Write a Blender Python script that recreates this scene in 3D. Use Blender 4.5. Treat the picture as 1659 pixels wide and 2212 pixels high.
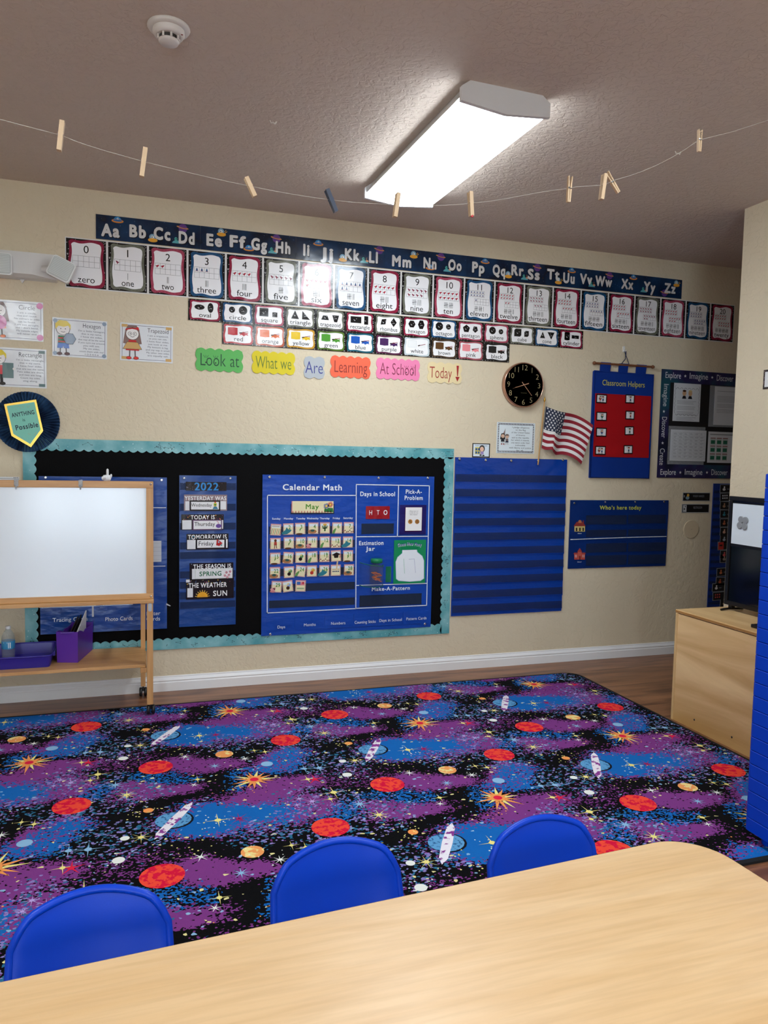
import bpy, math, random
from mathutils import Vector, Matrix
rnd = random.Random(7)
for o in list(bpy.data.objects): bpy.data.objects.remove(o)
SC = bpy.context.scene
COL = SC.collection
PI = math.pi

# ------------------------------------------------------------------ camera
F, YAW, PITCH, ROLL, CAMH = 1624.1, 0.317785, 0.0720963, -0.0206421, 1.508
fw = Vector((math.sin(YAW)*math.cos(PITCH), math.cos(YAW)*math.cos(PITCH), -math.sin(PITCH)))
r0 = Vector((math.cos(YAW), -math.sin(YAW), 0)); d0 = fw.cross(r0)
rt = r0*math.cos(ROLL) + d0*math.sin(ROLL); dn = fw.cross(rt)
cam = bpy.data.cameras.new('camera'); cam.sensor_fit = 'HORIZONTAL'; cam.sensor_width = 36
cam.lens = F*36/1659; cam.clip_start = .02
camo = bpy.data.objects.new('camera', cam); COL.objects.link(camo)
camo.matrix_world = Matrix(((rt.x, -dn.x, -fw.x, 0), (rt.y, -dn.y, -fw.y, 0), (rt.z, -dn.z, -fw.z, CAMH), (0, 0, 0, 1)))
SC.camera = camo

# ------------------------------------------------------------------ world, light levels, exposure
w = bpy.data.worlds.new('world'); SC.world = w; w.use_nodes = True
w.node_tree.nodes['Background'].inputs[0].default_value = (.80, .90, 1, 1)
w.node_tree.nodes['Background'].inputs[1].default_value = 10.0
LAMP = 14.0            # emission of the fluorescent diffusers
SC.view_settings.view_transform = 'Standard'; SC.view_settings.look = 'None'
SC.view_settings.exposure = 0.96; SC.view_settings.gamma = 1
SC.view_settings.use_curve_mapping = False

WALL, CEIL, RWX, RWY = 4.885, 3.05, 3.49, 3.76

# ------------------------------------------------------------------ measuring: a pixel of the 1659x2212 frame -> point on a wall plane y = Y
def W(px, py, Y=WALL):
    d = fw + rt*((px-829.5)/F) + dn*((py-1106)/F)
    t = Y/d.y
    return (d.x*t, CAMH + d.z*t)
def crop(s, ox, oy, Y=WALL): return lambda x, y: W(ox + x/s, oy + y/s, Y)
CN1 = crop(3.4563, 0, 440); CN2 = crop(3.6065, 400, 460); CN3 = crop(3.6065, 800, 520); CN4 = crop(3.6144, 1200, 540)
CR = crop(3.6144, 1200, 760); CB = crop(4.4235, 950, 860); CL = crop(4.3658, 0, 820); CA = crop(4.0463, 550, 1010)
CY = crop(5.8211, 370, 1000); CP = crop(4.2538, 0, 640); CE = crop(4.1475, 0, 1180); CG = crop(9.2167, 1000, 880)

# ------------------------------------------------------------------ materials
def lin(h):
    h = h.lstrip('#'); o = []
    for i in (0, 2, 4):
        c = int(h[i:i+2], 16)/255
        o.append(c/12.92 if c <= .04045 else ((c+.055)/1.055)**2.4)
    return (*o, 1)
_M = {}
def newmat(key):
    m = bpy.data.materials.new(key); m.use_nodes = True; _M[key] = m
    return m, m.node_tree.nodes, m.node_tree.links, m.node_tree.nodes['Principled BSDF']
def bump(m, scale, strength, detail=2, dist=.02, stretch=None):
    n, l = m.node_tree.nodes, m.node_tree.links
    g = n.new('ShaderNodeNewGeometry'); no = n.new('ShaderNodeTexNoise'); b = n.new('ShaderNodeBump')
    src = g.outputs['Position']
    if stretch:
        mp = n.new('ShaderNodeMapping'); l.new(src, mp.inputs[0]); mp.inputs['Scale'].default_value = stretch; src = mp.outputs[0]
    l.new(src, no.inputs['Vector']); no.inputs['Scale'].default_value = scale; no.inputs['Detail'].default_value = detail
    l.new(no.outputs[0], b.inputs['Height']); b.inputs['Strength'].default_value = strength; b.inputs['Distance'].default_value = dist
    l.new(b.outputs[0], n['Principled BSDF'].inputs['Normal'])
def M(h, rough=.55, kind='', metal=0, spec=.5):
    key = f'{kind or "paint"}_{h.strip("#")}_{rough}_{metal}'
    if key in _M: return _M[key]
    m, n, l, p = newmat(key)
    p.inputs['Base Color'].default_value = lin(h); p.inputs['Roughness'].default_value = rough
    p.inputs['Metallic'].default_value = metal; p.inputs['Specular IOR Level'].default_value = spec
    if kind == 'lam': bump(m, 9, .25, 2, .012)
    if kind == 'vinyl': bump(m, 5, .35, 3, .03, (1.2, 1, 2.4))
    if kind == 'cloth': bump(m, 300, .3, 2, .002)
    if kind == 'plastic': bump(m, 260, .06, 1, .002)
    return m
def paper(h): return M(h, .6, 'paper', 0, .3)
def lam(h): return M(h, .16, 'lam')
def vinyl(h): return M(h, .30, 'vinyl')
def emit(h, s):
    key = f'emit_{h}_{s}'
    if key in _M: return _M[key]
    m, n, l, p = newmat(key); p.inputs['Base Color'].default_value = lin(h)
    p.inputs['Emission Color'].default_value = lin(h); p.inputs['Emission Strength'].default_value = s
    return m
def clear(key, fac=.10, tint=(.85, .9, .95, 1), rough=.12, gl=.5):
    if key in _M: return _M[key]
    m = bpy.data.materials.new(key); m.use_nodes = True; _M[key] = m
    n, l = m.node_tree.nodes, m.node_tree.links; n.clear()
    o = n.new('ShaderNodeOutputMaterial'); t = n.new('ShaderNodeBsdfTransparent'); t.inputs[0].default_value = tint
    p = n.new('ShaderNodeBsdfPrincipled'); p.inputs['Base Color'].default_value = (.07, .10, .16, 1) if key.startswith('pocket') else (.5, .53, .56, 1); p.inputs['Roughness'].default_value = rough
    mx = n.new('ShaderNodeMixShader'); mx.inputs[0].default_value = fac
    l.new(t.outputs[0], mx.inputs[1]); l.new(p.outputs[0], mx.inputs[2]); l.new(mx.outputs[0], o.inputs[0])
    return m
def ramp(n, stops):
    r = n.new('ShaderNodeValToRGB'); e = r.color_ramp.elements
    while len(e) < len(stops): e.new(.5)
    for k, (p, c) in enumerate(stops): e[k].position = p; e[k].color = lin(c) if isinstance(c, str) else c
    return r
def plaster(key, h, strength, lumps):
    m, n, l, p = newmat(key)
    p.inputs['Base Color'].default_value = lin(h); p.inputs['Roughness'].default_value = .75; p.inputs['Specular IOR Level'].default_value = .3
    g = n.new('ShaderNodeNewGeometry')
    no = n.new('ShaderNodeTexNoise'); no.inputs['Scale'].default_value = lumps; no.inputs['Detail'].default_value = 4; no.inputs['Distortion'].default_value = .8
    l.new(g.outputs['Position'], no.inputs['Vector'])
    r = ramp(n, [(.42, (0, 0, 0, 1)), (.50, (.75, .75, .75, 1)), (.62, (1, 1, 1, 1))]); l.new(no.outputs[0], r.inputs[0])
    n2 = n.new('ShaderNodeTexNoise'); n2.inputs['Scale'].default_value = 160; l.new(g.outputs['Position'], n2.inputs['Vector'])
    a = n.new('ShaderNodeMath'); a.operation = 'MULTIPLY_ADD'; a.inputs[1].default_value = .12; l.new(n2.outputs[0], a.inputs[0]); l.new(r.outputs[0], a.inputs[2])
    b = n.new('ShaderNodeBump'); b.inputs['Strength'].default_value = strength; b.inputs['Distance'].default_value = .004
    l.new(a.outputs[0], b.inputs['Height']); l.new(b.outputs[0], p.inputs['Normal'])
    return m
def wood(key, c1, c2, axis='x', rough=.4, scale=1.0, fine=True):
    m, n, l, p = newmat(key)
    g = n.new('ShaderNodeNewGeometry'); mp = n.new('ShaderNodeMapping')
    s = {'x': (.55, 5, 5), 'y': (5, .55, 5), 'z': (5, 5, .55)}[axis]
    mp.inputs['Scale'].default_value = [k*scale for k in s]; l.new(g.outputs['Position'], mp.inputs[0])
    no = n.new('ShaderNodeTexNoise'); no.inputs['Scale'].default_value = 2.2; no.inputs['Detail'].default_value = 7; no.inputs['Distortion'].default_value = 1.1
    l.new(mp.outputs[0], no.inputs['Vector'])
    r = ramp(n, [(.32, c2), (.68, c1)]); l.new(no.outputs[0], r.inputs[0])
    out = r.outputs[0]
    if fine:
        m2 = n.new('ShaderNodeMapping'); s2 = {'x': (6, 90, 90), 'y': (90, 6, 90), 'z': (90, 90, 6)}[axis]
        m2.inputs['Scale'].default_value = s2; l.new(g.outputs['Position'], m2.inputs[0])
        n2 = n.new('ShaderNodeTexNoise'); n2.inputs['Scale'].default_value = 1.0; n2.inputs['Detail'].default_value = 3; l.new(m2.outputs[0], n2.inputs['Vector'])
        r2 = ramp(n, [(.35, (.92, .91, .90, 1)), (.6, (1, 1, 1, 1))]); l.new(n2.outputs[0], r2.inputs[0])
        mx = n.new('ShaderNodeMix'); mx.data_type = 'RGBA'; mx.blend_type = 'MULTIPLY'; mx.inputs[0].default_value = 1
        l.new(out, mx.inputs[6]); l.new(r2.outputs[0], mx.inputs[7]); out = mx.outputs[2]
    l.new(out, p.inputs['Base Color']); p.inputs['Roughness'].default_value = rough
    return m
WHITE, BLACK = '#F2F3F4', '#0A0A0C'

# ------------------------------------------------------------------ glyph cache: outlines of the built-in font, turned into flat meshes once
CHARS = sorted(set("ABCDEFGHIJKLMNOPQRSTUVWXYZabcdefghijklmnopqrstuvwxyz0123456789-'’!?.,|★"))
GL = {}; CAPH = {}
def make_glyphs():
    objs = []
    for st, off in (('T', -.008), ('R', .0)):
        for c in CHARS:
            if c == '★': continue
            pair = []
            for body in (c, '|' + c + '|'):
                cu = bpy.data.curves.new('g', 'FONT'); cu.body = body; cu.offset = off; cu.resolution_u = 3; cu.fill_mode = 'FRONT'
                o = bpy.data.objects.new('g', cu); COL.objects.link(o); pair.append(o)
            objs.append((st, c, *pair))
    dg = bpy.context.evaluated_depsgraph_get()
    for st, c, a, b in objs:
        ea = a.evaluated_get(dg); me = ea.to_mesh(); me.calc_loop_triangles()
        vs = [(v.co.x, v.co.y) for v in me.vertices]; tr = [tuple(t.vertices) for t in me.loop_triangles]; ea.to_mesh_clear()
        eb = b.evaluated_get(dg); mb = eb.to_mesh(); xs = [v.co.x for v in mb.vertices]; wd = max(xs)-min(xs); eb.to_mesh_clear()
        GL[st, c] = (vs, tr, wd)
    for st in 'TR':
        bar = GL[st, '|']; bw = bar[2]                      # width of '|||'
        xs = [v[0] for v in bar[0]]; one = max(xs)-min(xs); adv = (bw-one)/2   # advance of '|'
        for c in CHARS:
            if c == '★': continue
            vs, tr, wd = GL[st, c]; GL[st, c] = (vs, tr, wd - one - adv)
        hs = [v[1] for v in GL[st, 'H'][0]]; CAPH[st] = max(hs)-min(hs)
    for st, r in (('B', .024), ('X', .050)):
        CAPH[st] = CAPH['R']+2*r
        for c in CHARS:
            if c == '★': continue
            vs, tr, wd = GL['R', c]; V, T_ = [], []; m = 4 if st == 'B' else 8
            for k in range(m+(st == 'X')):
                a = 2*PI*k/m+PI/m; q = 0 if k == m else r; n = len(V); V += [(x+r+q*math.cos(a), y+q*math.sin(a), k) for x, y in vs]; T_ += [(i+n, j+n, l+n) for i, j, l in tr]
            GL[st, c] = (V, T_, wd+2.2*r)
    for st, c, a, b in objs:
        ca, cb = a.data, b.data
        bpy.data.objects.remove(a); bpy.data.objects.remove(b); bpy.data.curves.remove(ca); bpy.data.curves.remove(cb)
make_glyphs()

# ------------------------------------------------------------------ mesh collector (world coordinates; 2-D prints use (u, v, depth) of a wall frame)
ORG = {}
class PM:
    def __init__(s, frame='back', Y=None):
        s.v = []; s.f = []; s.fm = []; s.sm = []; s.mats = []; s.tf = None
        if frame == 'back':
            y0 = WALL if Y is None else Y
            s.fr = lambda u, d, v: (u, y0-d, v)
        elif frame == 'right': s.fr = lambda u, d, v: ((RWX if Y is None else Y)-d, -u, v)
        elif frame == 'floor': s.fr = lambda u, d, v: (u, v, d)
        else: s.fr = frame
    def mi(s, m):
        if m not in s.mats: s.mats.append(m)
        return s.mats.index(m)
    def set(s, ou=0, ov=0, sc=1, rot=0): s.tf = (ou, ov, sc, math.cos(rot), math.sin(rot)); return s
    def t2(s, u, v):
        if not s.tf: return u, v
        ou, ov, k, c, n = s.tf; u *= k; v *= k
        return ou + u*c - v*n, ov + u*n + v*c
    def raw(s, vs, fs, mat, smooth=False):
        b = len(s.v); s.v += [tuple(p) for p in vs]; k = s.mi(mat)
        for q in fs: s.f.append(tuple(b+i for i in q)); s.fm.append(k); s.sm.append(smooth)
    # --- flat prints
    def poly(s, pts, d, mat):
        a = sum(pts[i][0]*pts[(i+1) % len(pts)][1]-pts[(i+1) % len(pts)][0]*pts[i][1] for i in range(len(pts)))
        if a < 0: pts = pts[::-1]
        s.raw([s.fr(*(lambda q: (q[0], d, q[1]))(s.t2(*p))) for p in pts], [tuple(range(len(pts)))], mat)
    def rect(s, u0, v0, u1, v1, d, mat): s.poly([(u0, v0), (u1, v0), (u1, v1), (u0, v1)], d, mat)
    def disc(s, cx, cy, r, d, mat, ry=None, n=18, a0=0, a1=2*PI, rot=0):
        ry = ry or r; full = abs(a1-a0-2*PI) < 1e-6; c, q = math.cos(rot), math.sin(rot); pts = []
        for k in range(n if full else n+1):
            a = a0+(a1-a0)*k/n; x, y = r*math.cos(a), ry*math.sin(a); pts.append((cx+x*c-y*q, cy+x*q+y*c))
        s.poly(pts, d, mat)
    def line(s, pts, wd, d, mat, closed=False):
        n = len(pts)
        for i in range(n if closed else n-1):
            (x0, y0), (x1, y1) = pts[i], pts[(i+1) % n]; L = math.hypot(x1-x0, y1-y0)
            if L < 1e-9: continue
            ex, ey = (x1-x0)/L*wd/2, (y1-y0)/L*wd/2
            s.poly([(x0-ex+ey, y0-ey-ex), (x1+ex+ey, y1+ey-ex), (x1+ex-ey, y1+ey+ex), (x0-ex-ey, y0-ey+ex)], d, mat)
    def star(s, cx, cy, r, d, mat, n=5, ri=.4, rot=PI/2):
        s.poly([(cx+(r if k % 2 == 0 else r*ri)*math.cos(rot+PI*k/n), cy+(r if k % 2 == 0 else r*ri)*math.sin(rot+PI*k/n)) for k in range(2*n)], d, mat)
    def text(s, t, x, y, h, d, mat, st='R', wd=None, rot=0, al='c', curve=0):
        """y = middle of the capitals, h = cap height, wd = total width to fit"""
        sc = h/CAPH[st]; adv = []; X = 0
        for c in t:
            a = .32 if c == ' ' else (.8 if c == '★' else GL[st, c][2]); adv.append((X, a)); X += a
        tot = X*sc; fx = (wd/tot) if wd else 1; tot *= fx
        x0 = -tot/2 if al == 'c' else (0 if al == 'l' else -tot); cr, sr = math.cos(rot), math.sin(rot)
        for c, (px, a) in zip(t, adv):
            if c == ' ': continue
            if c == '★':
                qx = x0+(px+a/2)*sc*fx; s.star(x+qx*cr, y+qx*sr, h*.5, d, mat, rot=PI/2+rot); continue
            vs, tr, _ = GL[st, c]; out = []
            for gx, gy, *lz in vs:
                qx = x0+(px+gx)*sc*fx; qy = gy*sc-h/2 - curve*(qx/tot*2)**2
                u, v = s.t2(x+qx*cr-qy*sr, y+qx*sr+qy*cr); out.append(s.fr(u, d+(lz[0]*5e-5 if lz else 0), v))
            if out:
                s.raw(out, tr, mat)
    def card(s, u0, v0, u1, v1, d0, d1, mat):
        """thin slab standing off the wall from d0 to d1"""
        c = [(u0, v0), (u1, v0), (u1, v1), (u0, v1)]; c = [s.t2(*p) for p in c]
        vs = [s.fr(p[0], d1, p[1]) for p in c]+[s.fr(p[0], d0, p[1]) for p in c]
        s.raw(vs, [(0, 1, 2, 3), (7, 6, 5, 4), (0, 4, 5, 1), (1, 5, 6, 2), (2, 6, 7, 3), (3, 7, 4, 0)], mat)
    def slab(s, pts, d0, d1, mat):
        a = sum(pts[i][0]*pts[(i+1) % len(pts)][1]-pts[(i+1) % len(pts)][0]*pts[i][1] for i in range(len(pts)))
        if a < 0: pts = pts[::-1]
        pts = [s.t2(*p) for p in pts]; n = len(pts)
        vs = [s.fr(p[0], d1, p[1]) for p in pts]+[s.fr(p[0], d0, p[1]) for p in pts]
        s.raw(vs, [tuple(range(n)), tuple(range(2*n-1, n-1, -1))]+[(i, n+i, n+(i+1) % n, (i+1) % n) for i in range(n)], mat)
    def sheet(s, u0, v0, u1, v1, fn, mat, nx=24, nz=24, bk=.0015):
        """wavy sheet, front surface at depth fn(a,b), closed at the back"""
        vs = []; fs = []
        for j in range(nz+1):
            for i in range(nx+1):
                a, b = i/nx, j/nz; vs.append(s.fr(u0+(u1-u0)*a, fn(a, b), v0+(v1-v0)*b))
        W_ = nx+1
        for j in range(nz):
            for i in range(nx): fs.append((j*W_+i, j*W_+i+1, (j+1)*W_+i+1, (j+1)*W_+i))
        s.raw(vs, fs, mat, True)
        vs = [s.fr(u0+(u1-u0)*a, bk, v0+(v1-v0)*b) for a, b in ((0, 0), (1, 0), (1, 1), (0, 1))]
        s.raw(vs, [(3, 2, 1, 0)], mat)
        ring = [(i/nx, 0) for i in range(nx)]+[(1, j/nz) for j in range(nz)]+[(1-i/nx, 1) for i in range(nx)]+[(0, 1-j/nz) for j in range(nz)]
        n = len(ring); vs = []
        for a, b in ring:
            u, v = u0+(u1-u0)*a, v0+(v1-v0)*b; vs += [s.fr(u, fn(a, b), v), s.fr(u, bk, v)]
        s.raw(vs, [(2*i, 2*i+1, 2*((i+1) % n)+1, 2*((i+1) % n)) for i in range(n)], mat)
    # --- solids in world space
    def box(s, x0, y0, z0, x1, y1, z1, mat, bev=0):
        x0, x1 = min(x0, x1), max(x0, x1); y0, y1 = min(y0, y1), max(y0, y1); z0, z1 = min(z0, z1), max(z0, z1)
        if bev <= 0:
            vs = [(x0, y0, z0), (x1, y0, z0), (x1, y1, z0), (x0, y1, z0), (x0, y0, z1), (x1, y0, z1), (x1, y1, z1), (x0, y1, z1)]
            s.raw(vs, [(3, 2, 1, 0), (4, 5, 6, 7), (0, 1, 5, 4), (1, 2, 6, 5), (2, 3, 7, 6), (3, 0, 4, 7)], mat); return
        import bmesh
        bm = bmesh.new(); bmesh.ops.create_cube(bm, size=1)
        for v in bm.verts: v.co = ((x0+x1)/2+v.co.x*(x1-x0), (y0+y1)/2+v.co.y*(y1-y0), (z0+z1)/2+v.co.z*(z1-z0))
        bmesh.ops.bevel(bm, geom=bm.edges[:], offset=bev, segments=2, profile=.6, affect='EDGES')
        bm.verts.index_update(); s.raw([v.co[:] for v in bm.verts], [[v.index for v in f.verts] for f in bm.faces], mat); bm.free()
    def prism(s, pts, z0, z1, mat, bev=0):
        n = len(pts); vs = [(x, y, z1) for x, y in pts]+[(x, y, z0) for x, y in pts]
        s.raw(vs, [tuple(range(n)), tuple(range(2*n-1, n-1, -1))]+[(i, n+i, n+(i+1) % n, (i+1) % n) for i in range(n)], mat)
    def tube(s, pts, r, mat, n=8, cap=True):
        P = [Vector(p) for p in pts]; rs = r if isinstance(r, (list, tuple)) else [r]*len(P); vs = []; fs = []; up = None
        for i, p in enumerate(P):
            t = (P[min(i+1, len(P)-1)]-P[max(i-1, 0)]).normalized()
            if up is None: up = Vector((0, 0, 1)) if abs(t.z) < .9 else Vector((1, 0, 0))
            a = t.cross(up).normalized(); b = t.cross(a).normalized(); up = a.cross(t)
            for k in range(n):
                g = 2*PI*k/n; vs.append(p+a*math.cos(g)*rs[i]+b*math.sin(g)*rs[i])
        for i in range(len(P)-1):
            for k in range(n): fs.append((i*n+k, i*n+(k+1) % n, (i+1)*n+(k+1) % n, (i+1)*n+k))
        s.raw(vs, fs, mat, True)
        if cap: s.raw(vs[:n], [tuple(range(n-1, -1, -1))], mat); s.raw(vs[-n:], [tuple(range(n))], mat)
    def lathe(s, prof, mat, c=(0, 0, 0), ax='z', n=28, smooth=True, xy=(1, 1)):
        vs = []; fs = []
        for r, h in prof:
            for k in range(n):
                a = 2*PI*k/n; x, y = r*math.cos(a)*xy[0], r*math.sin(a)*xy[1]
                q = {'z': (x, y, h), 'y': (x, -h, y), 'x': (-h, x, y)}[ax]; vs.append((c[0]+q[0], c[1]+q[1], c[2]+q[2]))
        for i in range(len(prof)-1):
            for k in range(n): fs.append((i*n+k, i*n+(k+1) % n, (i+1)*n+(k+1) % n, (i+1)*n+k))
        if ax != 'z' and False: fs = [f[::-1] for f in fs]
        s.raw(vs, fs, mat, smooth)
        for i, rev in ((0, True), (len(prof)-1, False)):
            if prof[i][0] > 1e-5: s.raw(vs[i*n:(i+1)*n], [tuple(range(n-1, -1, -1)) if rev else tuple(range(n))], mat)
    def grid(s, P, mat, thick=0):
        """P[j][i] points; smooth surface, optional thickness along the local normal"""
        nj, ni = len(P), len(P[0]); V = [[Vector(p) for p in r] for r in P]
        fs = [(j*ni+i, j*ni+i+1, (j+1)*ni+i+1, (j+1)*ni+i) for j in range(nj-1) for i in range(ni-1)]
        s.raw([p for r in V for p in r], fs, mat, True)
        if thick:
            N = [[None]*ni for _ in range(nj)]
            for j in range(nj):
                for i in range(ni):
                    a = V[j][min(i+1, ni-1)]-V[j][max(i-1, 0)]; b = V[min(j+1, nj-1)][i]-V[max(j-1, 0)][i]; q = a.cross(b)
                    N[j][i] = V[j][i]-(q.normalized()*thick if q.length > 1e-12 else Vector())
            s.raw([p for r in N for p in r], [f[::-1] for f in fs], mat, True)
            ring = [(0, i) for i in range(ni)]+[(j, ni-1) for j in range(1, nj)]+[(nj-1, i) for i in range(ni-2, -1, -1)]+[(j, 0) for j in range(nj-2, 0, -1)]
            n = len(ring); vs = []
            for j, i in ring: vs += [V[j][i], N[j][i]]
            s.raw(vs, [(2*i, 2*i+1, 2*((i+1) % n)+1, 2*((i+1) % n)) for i in range(n)], mat, True)
    def build(s, name, parent=None, org=None, label=None, cat=None, group=None, kind=None):
        if not s.v: return None
        if parent is not None: org = ORG[parent.name]
        elif org is None:
            xs = [p[0] for p in s.v]; ys = [p[1] for p in s.v]; zs = [p[2] for p in s.v]
            org = ((min(xs)+max(xs))/2, max(ys) if max(ys) > 4 else (min(ys)+max(ys))/2, min(zs))
        me = bpy.data.meshes.new(name)
        me.from_pydata([(p[0]-org[0], p[1]-org[1], p[2]-org[2]) for p in s.v], [], s.f)
        for m in s.mats: me.materials.append(m)
        me.polygons.foreach_set('material_index', s.fm); me.polygons.foreach_set('use_smooth', s.sm); me.update()
        o = bpy.data.objects.new(name, me); COL.objects.link(o); ORG[o.name] = org
        if parent is not None: o.parent = parent
        else: o.location = org
        return tag(o, label, cat, group, kind)
def tag(o, label=None, cat=None, group=None, kind=None):
    if label: o['label'] = label
    if cat: o['category'] = cat
    if group: o['group'] = group
    if kind: o['kind'] = kind
    return o
def empty(name, org, label, cat, group=None):
    o = bpy.data.objects.new(name, None); COL.objects.link(o); o.location = org; ORG[o.name] = org; o.empty_display_size = .05
    return tag(o, label, cat, group)
def share(src, parent, name=None):
    """another object on the same mesh, as a child of parent"""
    c = bpy.data.objects.new(name or src.name.split('.')[0], src.data); COL.objects.link(c); c.parent = parent; ORG[c.name] = ORG[parent.name]
    return c
def copy_tree(o, parent=None):
    c = o.copy(); COL.objects.link(c); c.parent = parent
    for ch in list(o.children): copy_tree(ch, c)
    return c
def wavy(w, h, amp, n=14, r=.12):
    """rounded rectangle outline with a wavy edge, centred on 0"""
    pts = []; hw, hh = w/2, h/2; rr = r*min(w, h)
    def edge(x0, y0, x1, y1, nx, ny, ph):
        for k in range(n):
            t = k/n; a = amp*math.sin(2*PI*t+ph); pts.append((x0+(x1-x0)*t+nx*a, y0+(y1-y0)*t+ny*a))
    def arc(cx, cy, a0):
        for k in range(5):
            a = a0+PI/2*k/5; pts.append((cx+rr*math.cos(a), cy+rr*math.sin(a)))
    edge(-hw+rr, -hh, hw-rr, -hh, 0, 1, 0); arc(hw-rr, -hh+rr, -PI/2)
    edge(hw, -hh+rr, hw, hh-rr, 1, 0, PI*.2); arc(hw-rr, hh-rr, 0)
    edge(hw-rr, hh, -hw+rr, hh, 0, 1, 0); arc(-hw+rr, hh-rr, PI/2)
    edge(-hw, hh-rr, -hw, -hh+rr, 1, 0, PI*.2); arc(-hw+rr, -hh+rr, PI)
    return pts
def rrect(x0, y0, x1, y1, r, n=5):
    pts = []
    for cx, cy, a in ((x1-r, y0+r, -PI/2), (x1-r, y1-r, 0), (x0+r, y1-r, PI/2), (x0+r, y0+r, PI)):
        for k in range(n+1): pts.append((cx+r*math.cos(a+PI/2*k/n), cy+r*math.sin(a+PI/2*k/n)))
    return pts
#==SECTION shell
# ------------------------------------------------------------------ the room
WALLM = plaster('wall_plaster', '#DACDB2', .32, 30)
CEILM = plaster('ceiling_plaster', '#CFC1B4', .6, 34)
TRIM = M('#E9EAEC', .35)
def structure(name, boxes, mat):
    p = PM()
    for b in boxes: p.box(*b, mat)
    return p.build(name, kind='structure')
def floor_mat():
    m = wood('floor_laminate', '#A26E4A', '#623C26', 'x', .33, 1.3)
    n, l = m.node_tree.nodes, m.node_tree.links; p = n['Principled BSDF']
    src = p.inputs['Base Color'].links[0].from_socket
    g = n.new('ShaderNodeNewGeometry'); br = n.new('ShaderNodeTexBrick')
    br.inputs['Scale'].default_value = 1; br.inputs['Brick Width'].default_value = 1.22; br.inputs['Row Height'].default_value = .195
    br.inputs['Mortar Size'].default_value = .0012; br.inputs['Color1'].default_value = (1, 1, 1, 1); br.inputs['Color2'].default_value = (.84, .82, .80, 1); br.inputs['Mortar'].default_value = (.45, .4, .38, 1)
    l.new(g.outputs['Position'], br.inputs['Vector'])
    mx = n.new('ShaderNodeMix'); mx.data_type = 'RGBA'; mx.blend_type = 'MULTIPLY'; mx.inputs[0].default_value = .8
    l.new(src, mx.inputs[6]); l.new(br.outputs[0], mx.inputs[7]); l.new(mx.outputs[2], p.inputs['Base Color'])
    return m
structure('floor', [(-3.2, -4.2, -.1, 6.0, 5.1, 0)], floor_mat())
structure('ceiling', [(-3.2, -4.2, CEIL, 6.0, 5.1, CEIL+.1)], CEILM)
structure('wall_back', [(-3.2, WALL, 0, 6.0, WALL+.12, CEIL)], WALLM)
structure('wall_left', [(-3.2, -4.2, 0, -3.05, WALL, CEIL)], WALLM)
structure('wall_right', [(RWX, -4.0, 0, RWX+.13, RWY, CEIL)], WALLM)
structure('wall_alcove', [(5.7, 1.9, 0, 5.85, WALL, CEIL), (RWX+.13, 1.8, 0, 5.85, 1.9, CEIL)], WALLM)
DX0, DX1, DZ1 = -1.75, .10, 2.06                     # glazed double door in the rear wall
structure('wall_rear', [(-3.05, -4.2, 0, DX0, -4.0, CEIL), (DX1, -4.2, 0, RWX+.13, -4.0, CEIL), (DX0, -4.2, DZ1, DX1, -4.0, CEIL)], WALLM)
p = PM(); dm = M('#E4E4E2', .4); mid = (DX0+DX1)/2
for a, b in ((DX0, mid-.002), (mid+.002, DX1)):
    p.box(a, -4.12, .005, a+.13, -4.07, DZ1, dm); p.box(b-.13, -4.12, .005, b, -4.07, DZ1, dm)
    p.box(a+.13, -4.12, .005, b-.13, -4.07, .16, dm); p.box(a+.13, -4.12, DZ1-.13, b-.13, -4.07, DZ1, dm)
door = p.build('door_1', kind='structure')
for a, b in ((DX0, mid-.002), (mid+.002, DX1)):
    q = PM(); q.box(a+.13, -4.10, .16, b-.13, -4.092, DZ1-.13, clear('door_glass', .08, (.95, .98, 1, 1), .02)); q.build('pane', door)
    q = PM(); hx = (b-.065 if a == DX0 else a+.065); q.tube([(hx, -4.07, 1.0), (hx, -4.02, 1.0), (hx-(.1 if a == DX0 else -.1), -4.02, 1.0)], .01, M('#B8B8B8', .25, '', 1)); q.build('door_handle', door)
def baseboard(name, x0, x1):
    prof = [(0, 0), (.017, 0), (.017, .055), (.0135, .060), (.0135, .066), (.016, .069), (.010, .080), (.006, .086), (.005, .094), (0, .096)]
    p = PM(); vs = [(x, WALL-d, z) for x in (x0, x1) for d, z in prof]; n = len(prof)
    p.raw(vs, [(i, n+i, n+i+1, i+1) for i in range(n-1)]+[tuple(range(n-1, -1, -1)), tuple(range(n, 2*n))], TRIM)
    return p.build(name, kind='structure')
baseboard('baseboard_back', -3.05, 5.7)
p = PM(); p.box(RWX-.016, -4.0, 0, RWX, RWY, .09, TRIM); p.build('baseboard_right', kind='structure')

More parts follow.
